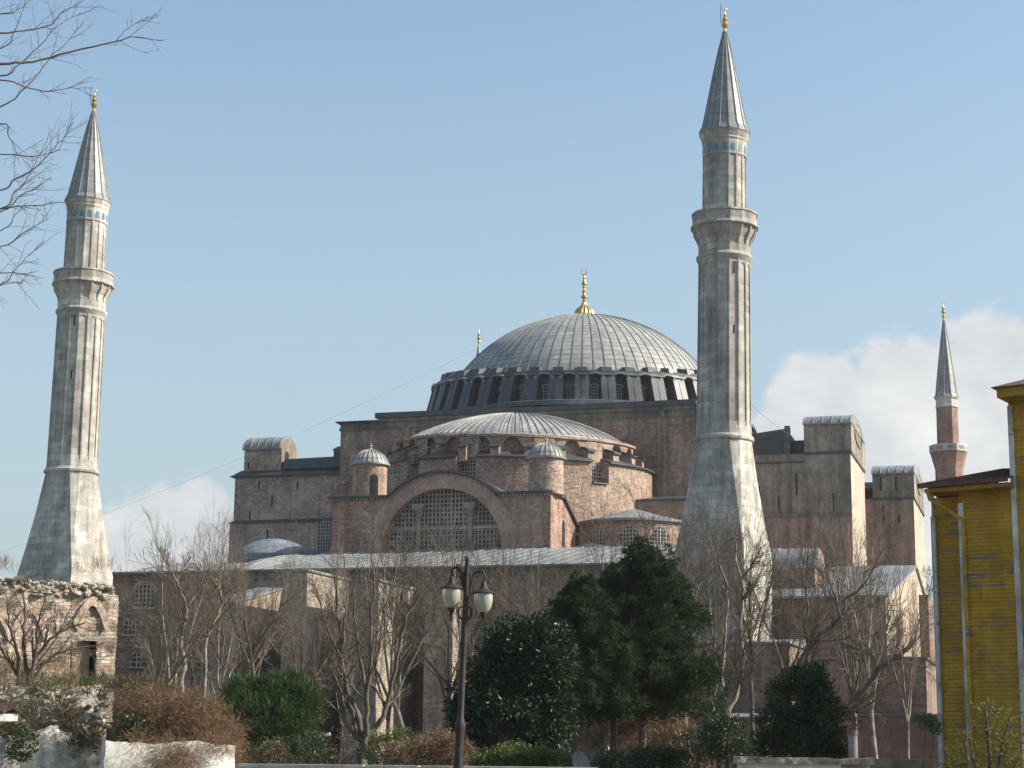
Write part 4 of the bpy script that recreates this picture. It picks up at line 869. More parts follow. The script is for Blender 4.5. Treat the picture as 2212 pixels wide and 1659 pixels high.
# ================================================================== RUIN, BANK AND WALLS ON THE LEFT
def frame(U,D,deg):   # vertical wall plane through a spot, turned from square-on to the right
    o=at(U,1500,D=D); a=R(deg); x=_R*math.cos(a)+_F*math.sin(a); n=_R*math.sin(a)-_F*math.cos(a)
    o=Vector((o.x,o.y,0))
    def h(U,V,dn=0):
        d=at(U,V,D=1)-CAM; t=(dn-(CAM-o).dot(n))/d.dot(n); P=CAM+d*t; return (P-o).dot(x),P.z
    def P(s,z,dn=0): q=o+x*s+n*dn; return (q.x,q.y,z)
    return h,P,o
def rough_wall(name,mats,parent,P,s0,s1,zlo,zhi,th,res,amp,jag,seed,skip=None,lean=0):
    nx=int((s1-s0)/res); rows=[]; b=MB(); N3=lambda s,z,f:mnoise.noise((s*f+seed*7.1,z*f+3.3*seed,seed*1.7))
    nz=int((max(zhi(s0),zhi(s1))-min(zlo(s0),zlo(s1)))/res)
    idx={}
    for i in range(nx+1):
        s=s0+(s1-s0)*i/nx; top=zhi(s)+jag*(N3(s,0,1.1)+.6*N3(s,5,3.1)); bot=zlo(s)
        for j in range(nz+1):
            z=bot+(top-bot)*j/nz
            d=amp*(N3(s,z,2.2)+.7*N3(s*1.0,z*1.6,5.5)+.35*N3(s,z,11))- lean*max(0,(j/nz))**2
            idx[i,j]=len(b.v); b.v.append(P(s+.04*N3(s,z,6),z,d))
        k=len(b.v); b.v.append(P(s,top,-th)); idx[i,'b']=k
        b.v.append(P(s,bot,-th)); idx[i,'c']=k+1
    for i in range(nx):
        for j in range(nz):
            s=s0+(s1-s0)*(i+.5)/nx; z=zlo(s)+(zhi(s)-zlo(s))*(j+.5)/nz
            if skip and skip(s,z): continue
            b.f.append((idx[i,j],idx[i+1,j],idx[i+1,j+1],idx[i,j+1])); b.m.append(0)
        b.f.append((idx[i,nz],idx[i+1,nz],idx[i+1,'b'],idx[i,'b'])); b.m.append(0)
        b.f.append((idx[i,'b'],idx[i+1,'b'],idx[i+1,'c'],idx[i,'c'])); b.m.append(0)
    for i in (0,nx):
        f=[idx[i,j] for j in range(nz+1)]+[idx[i,'b'],idx[i,'c']]; b.f.append(tuple(f) if i else tuple(reversed(f))); b.m.append(0)
    return b.build(name,mats,parent,smooth=50)
M['ruin']=mat('ruin_masonry',(.58,.495,.40),(.48,.38,.295),(.55,.6),.95,dict(w=.42,h=.13,m=.03,mc=(.44,.37,.30),var=.35,wob=.3),.25,(4.5,.4),(1.0,.08),bands=dict(h=.62,a=.62,wob=.7,c=(.46,.33,.245)))
M['rubble']=mat('rubble_stone',(.50,.45,.385),(.27,.225,.18),(1.1,.75),.95,None,.25,(3.5,.45),(1.2,.15),blotch=(.55,.56,(.12,.095,.06)))
M['crest']=mat('crest_stone',(.42,.36,.29),(.17,.135,.10),(2.2,.9),.95,None,.0,(5,.4),(1.2,.12))
M['whitewash']=mat('white_plaster',(.76,.74,.68),(.52,.48,.42),(.5,.55),.9,None,.18,(2.5,.15),(.4,.05),blotch=(.8,.64,(.36,.32,.27)))
M['stainwash']=mat('stained_old_plaster',(.68,.64,.57),(.46,.41,.35),(1.1,.7),.95,None,.3,(3,.35),(.8,.1),blotch=(.9,.585,(.30,.25,.20)))
h,P,o=frame(246,62,28)
ruin=thing('ruined_wall','sunlit ruined wall of brick and stone with blocked pointed arches and a dark doorway','ruin',tuple(o))
sl_,_z=h(-70,1300); zt0=h(0,1243)[1]; zt1=h(246,1262)[1]; zb0=h(100,1490)[1]-1.0
d0,d1=h(164,1400)[0],h(212,1400)[0]; dz=h(190,1383)[1]
sr_=h(256,1300)[0]
rough_wall('masonry','ruin',ruin,P,sl_,sr_,lambda s:zb0,lambda s:zt0+(zt1-zt0)*(s-sl_)/(0-sl_)-.35,1.1,.13,.10,.06,3,skip=lambda s,z:d0<s<d1 and z<dz)
def stone(b,c,r,rng):
    ax=[rng.uniform(.7,1.5),rng.uniform(.7,1.5),rng.uniform(.45,.8)]; rot=Matrix.Rotation(rng.random()*6,3,'Z')@Matrix.Rotation(rng.gauss(0,.35),3,'X'); rows=[]
    for j in range(5):
        th=PI*(j+.35)/5.; rows.append([tuple(Vector(c)+rot@(Vector((math.sin(th)*math.cos(2*PI*i/7)*ax[0],math.sin(th)*math.sin(2*PI*i/7)*ax[1],math.cos(th)*ax[2]))*r*rng.uniform(.72,1.18))) for i in range(7)])
    b.loft(rows[::-1],0)
def stones(b,P,s0,s1,zf,n,seed,r0,r1,dn,band):
    rng=random.Random(seed)
    for _ in range(n):
        q=rng.uniform(s0,s1); stone(b,P(q,zf(q)+rng.uniform(*band),rng.uniform(*dn)),rng.uniform(r0,r1)*rng.uniform(.6,1),rng)
rough_wall('rubble_crest','crest',ruin,P,sl_,sr_-.25,lambda s:zt0+(zt1-zt0)*(s-sl_)/(0-sl_)-.45,lambda s:zt0+(zt1-zt0)*(s-sl_)/(0-sl_)-.08,.9,.09,.14,.10,5,lean=.12)
b=MB(); zc_=lambda s:zt0+(zt1-zt0)*(s-sl_)/(0-sl_); stones(b,P,sl_,sr_-.2,zc_,330,6,.07,.17,(-.4,.07),(-.55,-.02)); tag(b.build('loose_stone',M['crest'],ruin,smooth=20),kind='stuff')
b=MB(); dm=d0+(d1-d0)*.72
b.hexa([P(d0-.15,zb0,-.5),P(d1+.15,zb0,-.5),P(d1+.15,zb0,-.45),P(d0-.15,zb0,-.45),P(d0-.15,dz+.15,-.5),P(d1+.15,dz+.15,-.5),P(d1+.15,dz+.15,-.45),P(d0-.15,dz+.15,-.45)])
b.build('doorway','dark',ruin)
b=MB(); M['oldwood']=mat('weathered_panel',(.30,.245,.20),(.2,.16,.13),(.8,.7),.9,None,.3,(4,.2),(.3,.03))
b.hexa([P(d0+.0,zb0,-.3),P(dm,zb0,-.3),P(dm,zb0,-.24),P(d0,zb0,-.24),P(d0,dz-.05,-.3),P(dm,dz-.05,-.3),P(dm,dz-.05,-.24),P(d0,dz-.05,-.24)]); b.build('door_panel','oldwood',ruin)
for a_,bb_,dd in ((d0-.12,d0+.02,0),(d1-.02,d1+.12,0)):
    b=MB(); b.hexa([P(a_,zb0,-.45),P(bb_,zb0,-.45),P(bb_,zb0,.03),P(a_,zb0,.03),P(a_,dz+.1,-.45),P(bb_,dz+.1,-.45),P(bb_,dz+.1,.03),P(a_,dz+.1,.03)]); b.build('door_jamb','ruin',ruin)
M['orangebrick']=mat('arch_orange_brick',(.49,.355,.265),(.52,.43,.345),(1.6,.8),.95,None,.1,(7,.4),(1,.06))
for U0,U1,Va,Vs in ((166,226,1308,1365),(30,95,1325,1385),(-50,18,1330,1385)):
    a0=h(U0,Vs)[0]; a1=h(U1,Vs)[0]; za=h((U0+U1)/2,Va)[1]; zs=h((U0+U1)/2,Vs)[1]; cm_=(a0+a1)/2; hw=(a1-a0)/2
    b=MB()
    pts=[]
    for i in range(19):
        t=i/18*2-1; u=abs(t); zz=zs+(za-zs)*(1-u**1.7); pts.append((cm_+t*hw,zz))
    for i in range(18):
        (x0_,z0_),(x1_,z1_)=pts[i],pts[i+1]; g=.30; ox=lambda t:.06*t
        t0=(i/18)*2-1; t1=((i+1)/18)*2-1
        b.hexa([P(x0_,z0_,.02),P(x1_,z1_,.02),P(x1_,z1_,.09),P(x0_,z0_,.09),P(x0_+.16*t0,z0_+g,.02),P(x1_+.16*t1,z1_+g,.02),P(x1_+.16*t1,z1_+g,.09),P(x0_+.16*t0,z0_+g,.09)])
    b.build('pointed_arch','orangebrick',ruin)
# bank wall of rubble below the ruin
h2,P2,o2=frame(246,54,26)
sL,_=h2(-80,1500); sRr,_=h2(240,1500)
bank=rough_wall('rubble_wall',['rubble'],None,P2,sL,sRr,lambda s:.5,lambda s:h2(60,1492)[1]+.55*math.sin((s-sL)*.9)*.3+.35*max(0,(s-sRr+1.8)/1.8),4.5,.14,.22,.15,9,lean=.9)
b=MB(); stones(b,P2,sL,sRr,lambda s:h2(60,1500)[1],240,7,.07,.20,(-.5,.12),(-2.6,.1)); tag(b.build('loose_stone',M['rubble'],bank,smooth=25),kind='stuff')
tag(bank,'crumbling rubble retaining wall under the ruin, overgrown with dry weeds','wall')
hb,Pb,ob_=frame(240,53.5,26)
lowp=rough_wall('plastered_base',['stainwash'],None,Pb,hb(-60,1600)[0],hb(228,1600)[0],lambda s:.5,lambda s:hb(100,1585)[1]+.35*mnoise.noise((s*.8,2,1)),.3,.09,.10,.22,4,lean=.3)
tag(lowp,'low patchy white plastered wall with stained bulging face, left of the bright white wall','wall')
h3,P3,o3=frame(512,50,28)
ww0=h3(228,1600)[0]; wz=h3(500,1606)[1]
wal=rough_wall('white_wall',['whitewash'],None,P3,ww0,0,lambda s:.3,lambda s:wz,.35,.10,.05,.09,6)
tag(wal,'bright white plastered wall with brown vines hanging over its top','wall')
# long low wall with coping across the foot of the garden
M['coping']=mat('coping_stone',(.56,.54,.48),(.40,.38,.33),(.6,.7),.9,None,.2,(3,.2),(.4,.04))
h4,P4,o4=frame(512,48.5,-4)
e4=h4(1290,1650)[0]; z4=h4(700,1650)[1]
cw=thing('garden_wall','long low garden wall with a pale coping along the bottom edge of the garden','wall',tuple(o4))
b=MB(); b.hexa([P4(0,0,-.25),P4(e4,0,-.25),P4(e4,0,0),P4(0,0,0),P4(0,z4-.12,-.25),P4(e4,z4-.12,-.25),P4(e4,z4-.12,0),P4(0,z4-.12,0)]); b.build('wall','whitewash',cw)
k0=0
for kk,(Ua,Ub) in enumerate(((512,785),(789,905),(909,1290))):
    a,bb=h4(Ua,1650)[0],h4(Ub,1650)[0]; b=MB(); b.hexa([P4(a,z4-.115,-.32),P4(bb,z4-.115,-.32),P4(bb,z4-.115,.08),P4(a,z4-.115,.08),P4(a,z4-.02,-.32),P4(bb,z4-.02,-.32),P4(bb,z4-.02,.08),P4(a,z4-.02,.08)]); b.build('coping','coping',cw)
h5,P5,o5=frame(1590,52,-6)
e5=h5(1880,1650)[0]
gw_=rough_wall('grey_wall',['whitewash'],None,P5,0,e5,lambda s:.3,lambda s:h5(1700,1645)[1]-.0,.3,.2,.02,.03,8)
tag(gw_,'low grey rendered wall with ragged dark top at the bottom right','wall')
b=MB(); rt=h5(1700,1637)[1]
rough_wall('wall_cap',['crest'],None,lambda s,z,d=0:P5(s,z,d+.12),-.1,e5+.1,lambda s:rt-.16,lambda s:rt,.5,.08,.05,.04,12)
capo=[o for o in bpy.data.objects if o.name=='wall_cap'][0]; capo.parent=gw_; ORG[capo]=Vector((0,0,0))
p=at(1843,1640,D=53); pt_=at(1843,1578,D=53); chim=thing('vent_pipe','upright grey vent pipe with blackened top standing behind the low grey wall','pipe',(p.x,p.y,GZ))
b=MB(); b.lathe([(.135,1),(.135,pt_.z-.12)],p.x,p.y,16); b.build('pipe','gutter',chim); bpy.data.objects[-1] if False else None
M['galv']=mat('galvanised_pipe',(.24,.24,.25),(.15,.13,.12),(1.5,.7),.6,None,.3,(5,.2),None,metallic=.2); bpy.data.objects['pipe'].data.materials[0]=M['galv']
b=MB(); b.lathe([(.155,pt_.z-.12),(.16,pt_.z),(.10,pt_.z),(.10,pt_.z-.4)],p.x,p.y,16); b.build('pipe_collar','gutter',chim)
q=at(1845,1642,D=52.4); b=MB(); b.box(q.x-.33,q.x+.33,q.y-.3,q.y+.3,0,q.z); b.build('brick_base','redwall',chim)
h6,P6,o6=frame(1885,70,-8); e6=h6(2110,1640)[0]
b=MB(); z6=h6(1950,1640)[1]; b.hexa([P6(0,0,-.3),P6(e6,0,-.3),P6(e6,0,0),P6(0,0,0),P6(0,z6,-.3),P6(e6,z6,-.3),P6(e6,z6,0),P6(0,z6,0)]); tag(b.build('boundary_wall','cornice',None),'dull grey boundary wall between the vent pipe and the yellow house','wall')
# corner of a small white house at the lower left
h7,P7,o7=frame(42,30,24)
sm=thing('small_house','corner of a small white house with tiled eave at the lower left','house',tuple(o7))
zE7=h7(20,1552)[1]; b=MB(); b.hexa([P7(-6,0,-5),P7(-.28,0,-5),P7(-.28,0,-.3),P7(-6,0,-.3),P7(-6,zE7-.05,-5),P7(-.28,zE7-.05,-5),P7(-.28,zE7-.05,-.3),P7(-6,zE7-.05,-.3)]); b.build('wall','whitewash',sm)
b=MB(); b.hexa([P7(-6,zE7-.04,-5),P7(0,zE7-.04,-5),P7(0,zE7-.04,0),P7(-6,zE7-.04,0),P7(-6,zE7+.07,-5),P7(0,zE7+.07,-5),P7(0,zE7+.07,0),P7(-6,zE7+.07,0)]); b.build('eave_board','whitewash',sm)
b=MB(); zr7=h7(2,1518)[1]
A=P7(-6,zE7+.08,.03);B=P7(.03,zE7+.08,.03);C_=P7(-1.0,zE7+.6,-2);D_=P7(-6,zE7+.6,-2)
for (A,B,C_,D_,k) in ((A,B,C_,D_,24),(B,P7(.03,zE7+.08,-5),P7(-1.0,zE7+.6,-3.5),C_,16)):
    for i in range(k):
        t0,t1=i/k,(i+1)/k; tm=(t0+t1)/2; Pq=[lerp(A,B,t0),tuple(Vector(lerp(A,B,tm))+Vector((0,0,.07))),lerp(A,B,t1)]; Q=[lerp(D_,C_,t0),tuple(Vector(lerp(D_,C_,tm))+Vector((0,0,.06))),lerp(D_,C_,t1)]
        b.add(Pq+Q,[(0,1,4,3),(1,2,5,4)])
b.build('tile_roof','tile_roof',sm)

# ================================================================== STREET LAMP
M['iron']=mat('black_iron',(.022,.02,.019),(.05,.036,.028),(2,.7),.6,None,0,(6,.3),(.2,.01),spec=.3)
def glass_mat():
    m=mat('milky_lamp_glass',(.38,.38,.30),(.30,.295,.24),(3,.5),.22,None,0,None,None,spec=.6); bs=m.node_tree.nodes['Principled BSDF']; bs.inputs['Transmission Weight'].default_value=.25; bs.inputs['Subsurface Weight'].default_value=.3; bs.inputs['Subsurface Radius'].default_value=(.1,.1,.08); return m
M['lampglass']=glass_mat()
LD=41.0; base=at(990,1659,D=LD); top=at(1010,1203,D=LD)
lamp=thing('street_lamp','tall black iron street lamp with two hanging bell lanterns in the garden centre','street lamp',(base.x,base.y,GZ))
ax=(top-base).normalized(); foot=base+ax*((GZ-base.z)/ax.z)
def onpole(V): # point on the leaning pole at a height line
    t=(V-1203)/(1659-1203); return top.lerp(base,t)
b=MB()
Lp=(foot-top).length
prof=[(0,.02),(.02,.05),(.06,.056),(.10,.05),(.16,.058),(.5,.06),(2.0,.066),(3.6,.076),(3.75,.12),(3.85,.12),(4.0,.09),(4.6,.10),(4.8,.14),(4.9,.14),(5.0,.12),(Lp,.15)]
b.tube([top-ax*a for a,_ in prof],[r for _,r in prof],14); pole=b.build('pole','iron',lamp)
px_=LD/3897
side=_R
def L3(U,V): return at(U,V,D=LD)
for (s_,hx,hv,tag_) in ((-1,976,1262,'l'),(1,1043,1282,'r')):
    att=onpole(1300); up=onpole(1225)
    c=L3(hx,hv)      # lantern hood top
    b=MB()
    if s_<0: path=[onpole(1285),L3(999,1262),L3(997,1241),L3(992,1229),L3(986,1225),L3(979,1229),L3(976,1239),L3(976,1247)]
    else: path=[onpole(1290),L3(1018,1262),L3(1022,1243),L3(1030,1236),L3(1040,1234),L3(1046,1240),L3(1048,1249),L3(1045,1257)]
    hx=958+ (hx-976) if s_<0 else 1043
    hx=975 if s_<0 else 1040
    # smooth scroll
    P_=[]
    for i in range(len(path)-1):
        p0=path[max(i-1,0)];p1=path[i];p2=path[i+1];p3=path[min(i+2,len(path)-1)]
        for k in range(5):
            t=k/5; P_.append(.5*((2*p1)+(p2-p0)*t+(2*p0-5*p1+4*p2-p3)*t*t+(-p0+3*p1-3*p2+p3)*t**3))
    P_.append(path[-1]); end=path[-1]
    b.tube(P_,.028,8)
    # leaf scrolls and lower bracket
    a0=onpole(1262); b.tube([a0,a0+side*s_*.10+Vector((0,0,.07)),a0+side*s_*.17+Vector((0,0,.18)),a0+side*s_*.24+Vector((0,0,.16)),a0+side*s_*.22+Vector((0,0,.09))],[.02,.02,.018,.014,.01],6)
    a0=onpole(1340); b.tube([a0+Vector((0,0,-.05)),a0+side*s_*.12+Vector((0,0,.04)),a0+side*s_*.16+Vector((0,0,.16)),a0+side*s_*.12+Vector((0,0,.28)),a0+side*s_*.06+Vector((0,0,.26))],[.03,.026,.022,.018,.012],6)
    a0=onpole(1235); b.tube([a0+side*s_*.05,a0+side*s_*.1+Vector((0,0,-.12)),a0+side*s_*.09+Vector((0,0,-.3))],[.02,.035,.02],6)
    k=P_[len(P_)//2]; b.tube([k,k+Vector((0,0,.07))+side*s_*.03,k+Vector((0,0,.05))-side*s_*.08],[.022,.02,.008],6)
    b.tube([P_[12],P_[12]+side*s_*.09+Vector((0,0,.05)),P_[12]+side*s_*.13-Vector((0,0,.02))],[.02,.016,.006],6)
    arm=b.build('bracket','iron',lamp)
    x,y,z=end.x,end.y,end.z
    ln=MB(); ln.lathe([(.02,z+.03),(.05,z),(.065,z-.06),(.085,z-.12),(.14,z-.19),(.255,z-.235),(.265,z-.25),(.25,z-.262),(.12,z-.256)],x,y,24); lt=ln.build('lantern_hood','iron',lamp)
    gl=MB(); zg=z-.257; gl.lathe([(.205,zg),(.212,zg-.06),(.21,zg-.16),(.195,zg-.26),(.165,zg-.34),(.115,zg-.41),(.07,zg-.44)],x,y,24); gl.build('lantern_glass','lampglass',lt)
    fn=MB(); fn.lathe([(.085,zg-.425),(.09,zg-.44),(.07,zg-.5),(.045,zg-.55),(.015,zg-.60),(.006,zg-.72)],x,y,14); fn.build('lantern_finial','iron',lt)

# ================================================================== TREES AND PLANTS
M['bark']=mat('grey_bark',(.14,.112,.088),(.075,.06,.048),(2.0,.8),.95,None,0,(9,.4),(.8,.03))
M['palebark']=mat('pale_plane_bark',(.27,.23,.18),(.12,.10,.08),(2.2,.95),.9,None,0,(6,.3),(.6,.02))
M['twig']=mat('winter_twig',(.150,.117,.088),(.09,.072,.056),(1.2,.8),.9,None,0,None,None)
M['darktwig']=mat('dark_twig',(.115,.085,.07),(.07,.055,.045),(1.2,.8),.9,None,0,None,None)
def branch(rng,T,C,p,d,L,r,lev,maxlev,nch,up,wob,rmin,ratio=(.45,.8),first=.25,side3=3):
    nseg=(8,7,5,4,3)[min(lev,4)]; pts=[p.copy()]; rad=[r]; q=p.copy(); d=d.normalized()
    for i in range(nseg):
        d=(d+Vector((rng.gauss(0,wob),rng.gauss(0,wob),rng.gauss(0,wob)+up*(.5+.5*i/nseg)))).normalized()
        q=q+d*(L/nseg); pts.append(q.copy()); rad.append(max(rmin*.6,r*(1-.75*(i+1)/nseg)))
    (T if lev<2 else C).tube(pts,rad,(8,6,4,3,3)[min(lev,4)],0,False)
    if lev>=maxlev: return
    n=nch[min(lev,len(nch)-1)]
    for k in range(n):
        t=first+(1-first)*(k+rng.random()*.9)/n; t=min(t,.99); f=t*nseg; i=int(f); fr=f-i
        pos=pts[i].lerp(pts[i+1],fr); dd=(pts[i+1]-pts[i]).normalized()
        a=dd.orthogonal().normalized(); a.rotate(Matrix.Rotation(rng.random()*2*PI,3,dd))
        ang=R(rng.uniform(18,44)); nd=dd*math.cos(ang)+a*math.sin(ang)
        branch(rng,T,C,pos,nd,L*rng.uniform(*ratio)*(1.05-.5*t),max(rmin,rad[i]*.55),lev+1,maxlev,nch,up,wob,rmin,ratio,.2)
def make_tree_mesh(seed,trunk=.28,limbs=5,spread=.55,up=.05,nch=(6,7,6,4),maxlev=4,r0=.0145,rmin=.00068,lean=(0,0),wob=.08):
    """unit-height bare tree; two meshes, trunk with limbs and crown of twigs"""
    rng=random.Random(seed); T=MB(); C=MB()
    p=Vector((0,0,-.02)); d=Vector((lean[0],lean[1],1)).normalized(); pts=[p.copy()]; rad=[r0*1.35]
    for i in range(7):
        d=(d+Vector((rng.gauss(0,wob),rng.gauss(0,wob),.06))).normalized(); p=p+d*trunk/7; pts.append(p.copy()); rad.append(r0*(1.1-.3*i/7))
    T.tube(pts,rad,9,0,False)
    for k in range(limbs):
        a=2*PI*(k+rng.random()*.6)/limbs; el=rng.uniform(.3,1.0)*spread
        dd=Vector((math.cos(a)*el,math.sin(a)*el,1)).normalized()
        branch(rng,T,C,pts[-1-(k%3)],dd,(1-trunk)*rng.uniform(.50,.74),r0*rng.uniform(.42,.66),1,maxlev,nch,up,.085,rmin)
    return T,C
PROTO=[]
def bare_proto(i,**k):
    T,C=make_tree_mesh(**k); PROTO.append((T,C))
bare_proto(0,seed=11,trunk=.30,limbs=5,spread=1.2,nch=(5,8,7,4),wob=.13)
bare_proto(1,seed=23,trunk=.24,limbs=7,spread=1.35,nch=(5,8,7,4))
bare_proto(2,seed=37,trunk=.36,limbs=5,spread=1.3,nch=(5,8,7,4),wob=.17)
bare_proto(3,seed=51,trunk=.30,limbs=7,spread=1.2,nch=(5,8,7,4))
bare_proto(4,seed=77,trunk=.40,limbs=6,spread=1.3,nch=(5,7,7,4),wob=.15)
PM=[None]*len(PROTO)
def bare_tree(i,U,Vtop,D,wpx,label,bark='bark',rz=0,group='bare winter trees before the mosque'):
    p=at(U,1600,D=D); H=at(U,Vtop,D=D).z-GZ+.3
    root=thing('bare_tree',label,'tree',(p.x,p.y,GZ-.3),group)
    T,C=PROTO[i]
    if PM[i] is None:
        sv=ORG[root].copy(); ORG[root]=Vector((0,0,0)); ORG.pop(root)
        r2_=Vector((0,0,0)); ORG[root]=r2_
        t=T.build('trunk',bark,root,smooth=60); c=C.build('crown','twig',root,smooth=0); PM[i]=(t,c); t.location=(0,0,0); c.location=(0,0,0); ORG[root]=sv
    else:
        t=PM[i][0].copy(); c=PM[i][1].copy(); col.objects.link(t); col.objects.link(c); t.parent=root; c.parent=root
    w=max(max(abs(v[0]) for v in C.v),max(abs(v[1]) for v in C.v)); sx=wpx/FPX*D/w
    zs=sorted(v[2] for v in C.v); root.scale=(sx,sx,H/zs[int(len(zs)*.955)]); root.rotation_euler.z=rz
    return root
TREES=[
 (2,395,1150,104,120,'bare tree with pale bare trunk nearest the left arched windows of the long west wall','palebark',.3),
 (0,470,1168,110,120,'bare tree between the left arched windows and the sloping stone buttress','palebark',1.9),
 (3,335,1195,98,110,'leftmost bare tree, close beside the broken end of the ruined wall','bark',.9),
 (4,560,1190,106,130,'bare tree in front of the sloping lead-capped buttress, behind the bright green pine','bark',2.4),
 (1,655,1215,112,120,'bare tree behind the right side of the bright green pine, before the tallest buttress','bark',4.0),
 (2,890,1160,104,140,'slender pale-trunked bare tree just left of the street lamp','palebark',5.0),
 (0,1000,1160,112,140,'bare tree behind the street lamp, its twigs reaching the narthex roof','bark',3.2),
 (3,1170,1170,114,130,'bare tree behind the glossy magnolia with twigs spread below the sunlit doorway','bark',1.2),
 (1,735,1185,116,130,'bare tree behind the large forked tree, below the left stair turret','bark',2.2),
 (1,1420,1120,104,150,'bare tree behind the tallest conifer, below the curved exedra','bark',5.5),
 (0,1490,1115,100,130,'bare tree to the right of the tallest conifer, before the minaret foot','palebark',.8),
 (2,1890,1130,104,130,'bare tree before the gabled hall and its sunlit niche wall','bark',3.9),
 (1,830,1150,122,170,'wide bare tree before the great arched window, left of the street lamp','bark',.7),
 (3,960,1145,126,170,'bare tree with dense twigs rising in front of the foot of the arched window','bark',4.4),
 (1,1120,1150,124,160,'wide bare tree rising over the pale narthex roof left of the conifers','bark',3.0),
 (3,1230,1165,122,150,'bare tree half hidden behind the shorter conifer, twigs over the narthex roof','bark',5.1),
 (1,1555,1090,112,150,'wide bare tree whose twigs veil the middle of the big minaret pedestal','bark',1.1),
 (3,520,1180,120,150,'wide bare tree right below the bluish gallery dome','bark',3.6),
 (1,420,1160,122,150,'wide bare tree standing against the left end of the long west wall','bark',5.9),
 (3,1700,1085,112,150,'wide bare tree in front of the vaulted porch roof beside the big minaret','bark',.2),
 (1,1850,1100,114,150,'wide bare tree in front of the lead gable roof of the low hall','bark',2.6),
 (0,1310,1150,110,160,'bare tree behind the shorter conifer, below the small dark gallery dome','bark',4.6),
 (2,1475,1100,106,160,'crooked bare tree before the left edge of the big minaret pedestal','bark',.2),
 (4,1630,1100,104,150,'bare tree crossing the sunlit flank of the big minaret pedestal','bark',3.3),
 (0,1960,1190,82,80,'thin bare tree touching the left edge of the yellow house','bark',2.0),
]
for (i,U,V,D,wp,lab,bk,rz) in TREES: bare_tree(i,U,V,D,wp,lab,bk,rz)
# trees whose stems are surveyed one by one
def stem_tree(name,label,cat,stems,D,seed,nch=(7,6,5,3),maxlev=3,up=.05,rmin=.008,bark='bark',twig='twig',length=.55,group=None,first=.3,Ld=None,depth=1.2,wob=.08):
    rng=random.Random(seed); b0=at(*stems[0][0][0],D=D); root=thing(name,label,cat,(b0.x,b0.y,min(b0.z,GZ+4)),group); T=MB(); C=MB()
    for path,r0,r1 in stems:
        dz_=rng.uniform(-depth,depth); n=len(path)
        P_=[at(U,V,D=D+(dz_*i/(n-1))) for i,(U,V) in enumerate(path)]
        # smooth
        Q=[]
        for i in range(n-1):
            p0=P_[max(i-1,0)];p1=P_[i];p2=P_[i+1];p3=P_[min(i+2,n-1)]
            for k in range(4):
                t=k/4; Q.append(.5*((2*p1)+(p2-p0)*t+(2*p0-5*p1+4*p2-p3)*t*t+(-p0+3*p1-3*p2+p3)*t**3)+Vector((rng.gauss(0,r0*.25),rng.gauss(0,r0*.25),0)))
        Q.append(P_[-1]); m=len(Q); rad=[r0+(r1-r0)*(i/(m-1))**.8 for i in range(m)]
        T.tube(Q,rad,8,0,False); tot=sum((Q[i+1]-Q[i]).length for i in range(m-1))
        for k in range(nch[0]):
            t=first+(1-first)*(k+rng.random())/nch[0]; i=min(int(t*(m-1)),m-2); dd=(Q[i+1]-Q[i]).normalized()
            a=dd.orthogonal().normalized(); a.rotate(Matrix.Rotation(rng.random()*2*PI,3,dd)); an=R(rng.uniform(18,46))
            branch(rng,T,C,Q[i],dd*math.cos(an)+a*math.sin(an),(Ld or tot*length)*rng.uniform(.5,1)*(1.15-.6*t),max(rmin,rad[i]*.55),2,maxlev+1,(0,0)+tuple(nch[1:]),up,wob,rmin)
    t=T.build('trunk',bark,root,smooth=60); c=C.build('crown',twig,root,smooth=0); return root
stem_tree('forked_tree','large bare tree forking low into a fan of long straight stems, behind the garden wall','tree',[
 ([(780,1665),(784,1620),(775,1560),(752,1500),(735,1420),(728,1330),(722,1240)],.21,.03),
 ([(784,1620),(792,1570),(792,1500),(800,1420),(802,1330),(808,1250),(800,1190)],.14,.02),
 ([(780,1600),(760,1580),(742,1540),(738,1450),(742,1360),(748,1280),(742,1200)],.12,.02),
 ([(786,1590),(815,1565),(836,1520),(860,1420),(880,1330),(930,1260),(965,1210)],.14,.02),
 ([(793,1500),(782,1440),(770,1370),(765,1280),(775,1210)],.09,.02),
 ([(795,1480),(815,1420),(828,1330),(850,1260),(862,1200)],.08,.02),
 ([(736,1420),(705,1350),(690,1290),(672,1250)],.06,.015),
 ([(770,1580),(755,1520),(725,1470),(705,1400),(700,1330)],.08,.018)],73,5,nch=(9,6,5,3),length=.33,group='bare winter trees before the mosque')
stem_tree('twisted_tree','bare tree with a crooked pale trunk forking in front of the left arched windows','tree',[
 ([(385,1600),(392,1470),(398,1440),(392,1400),(396,1350),(402,1310),(390,1280),(378,1250),(360,1225)],.20,.05),
 ([(402,1310),(420,1290),(440,1265),(455,1240),(452,1200)],.12,.025),
 ([(378,1250),(362,1215),(352,1190)],.06,.02),([(382,1256),(395,1230),(412,1200)],.06,.02),
 ([(440,1600),(445,1400),(450,1370),(470,1330),(478,1280),(466,1250)],.13,.04),([(478,1290),(468,1262),(450,1240)],.07,.02)],100,8,nch=(8,6,5,4),bark='palebark',group='bare winter trees before the mosque',length=.45)
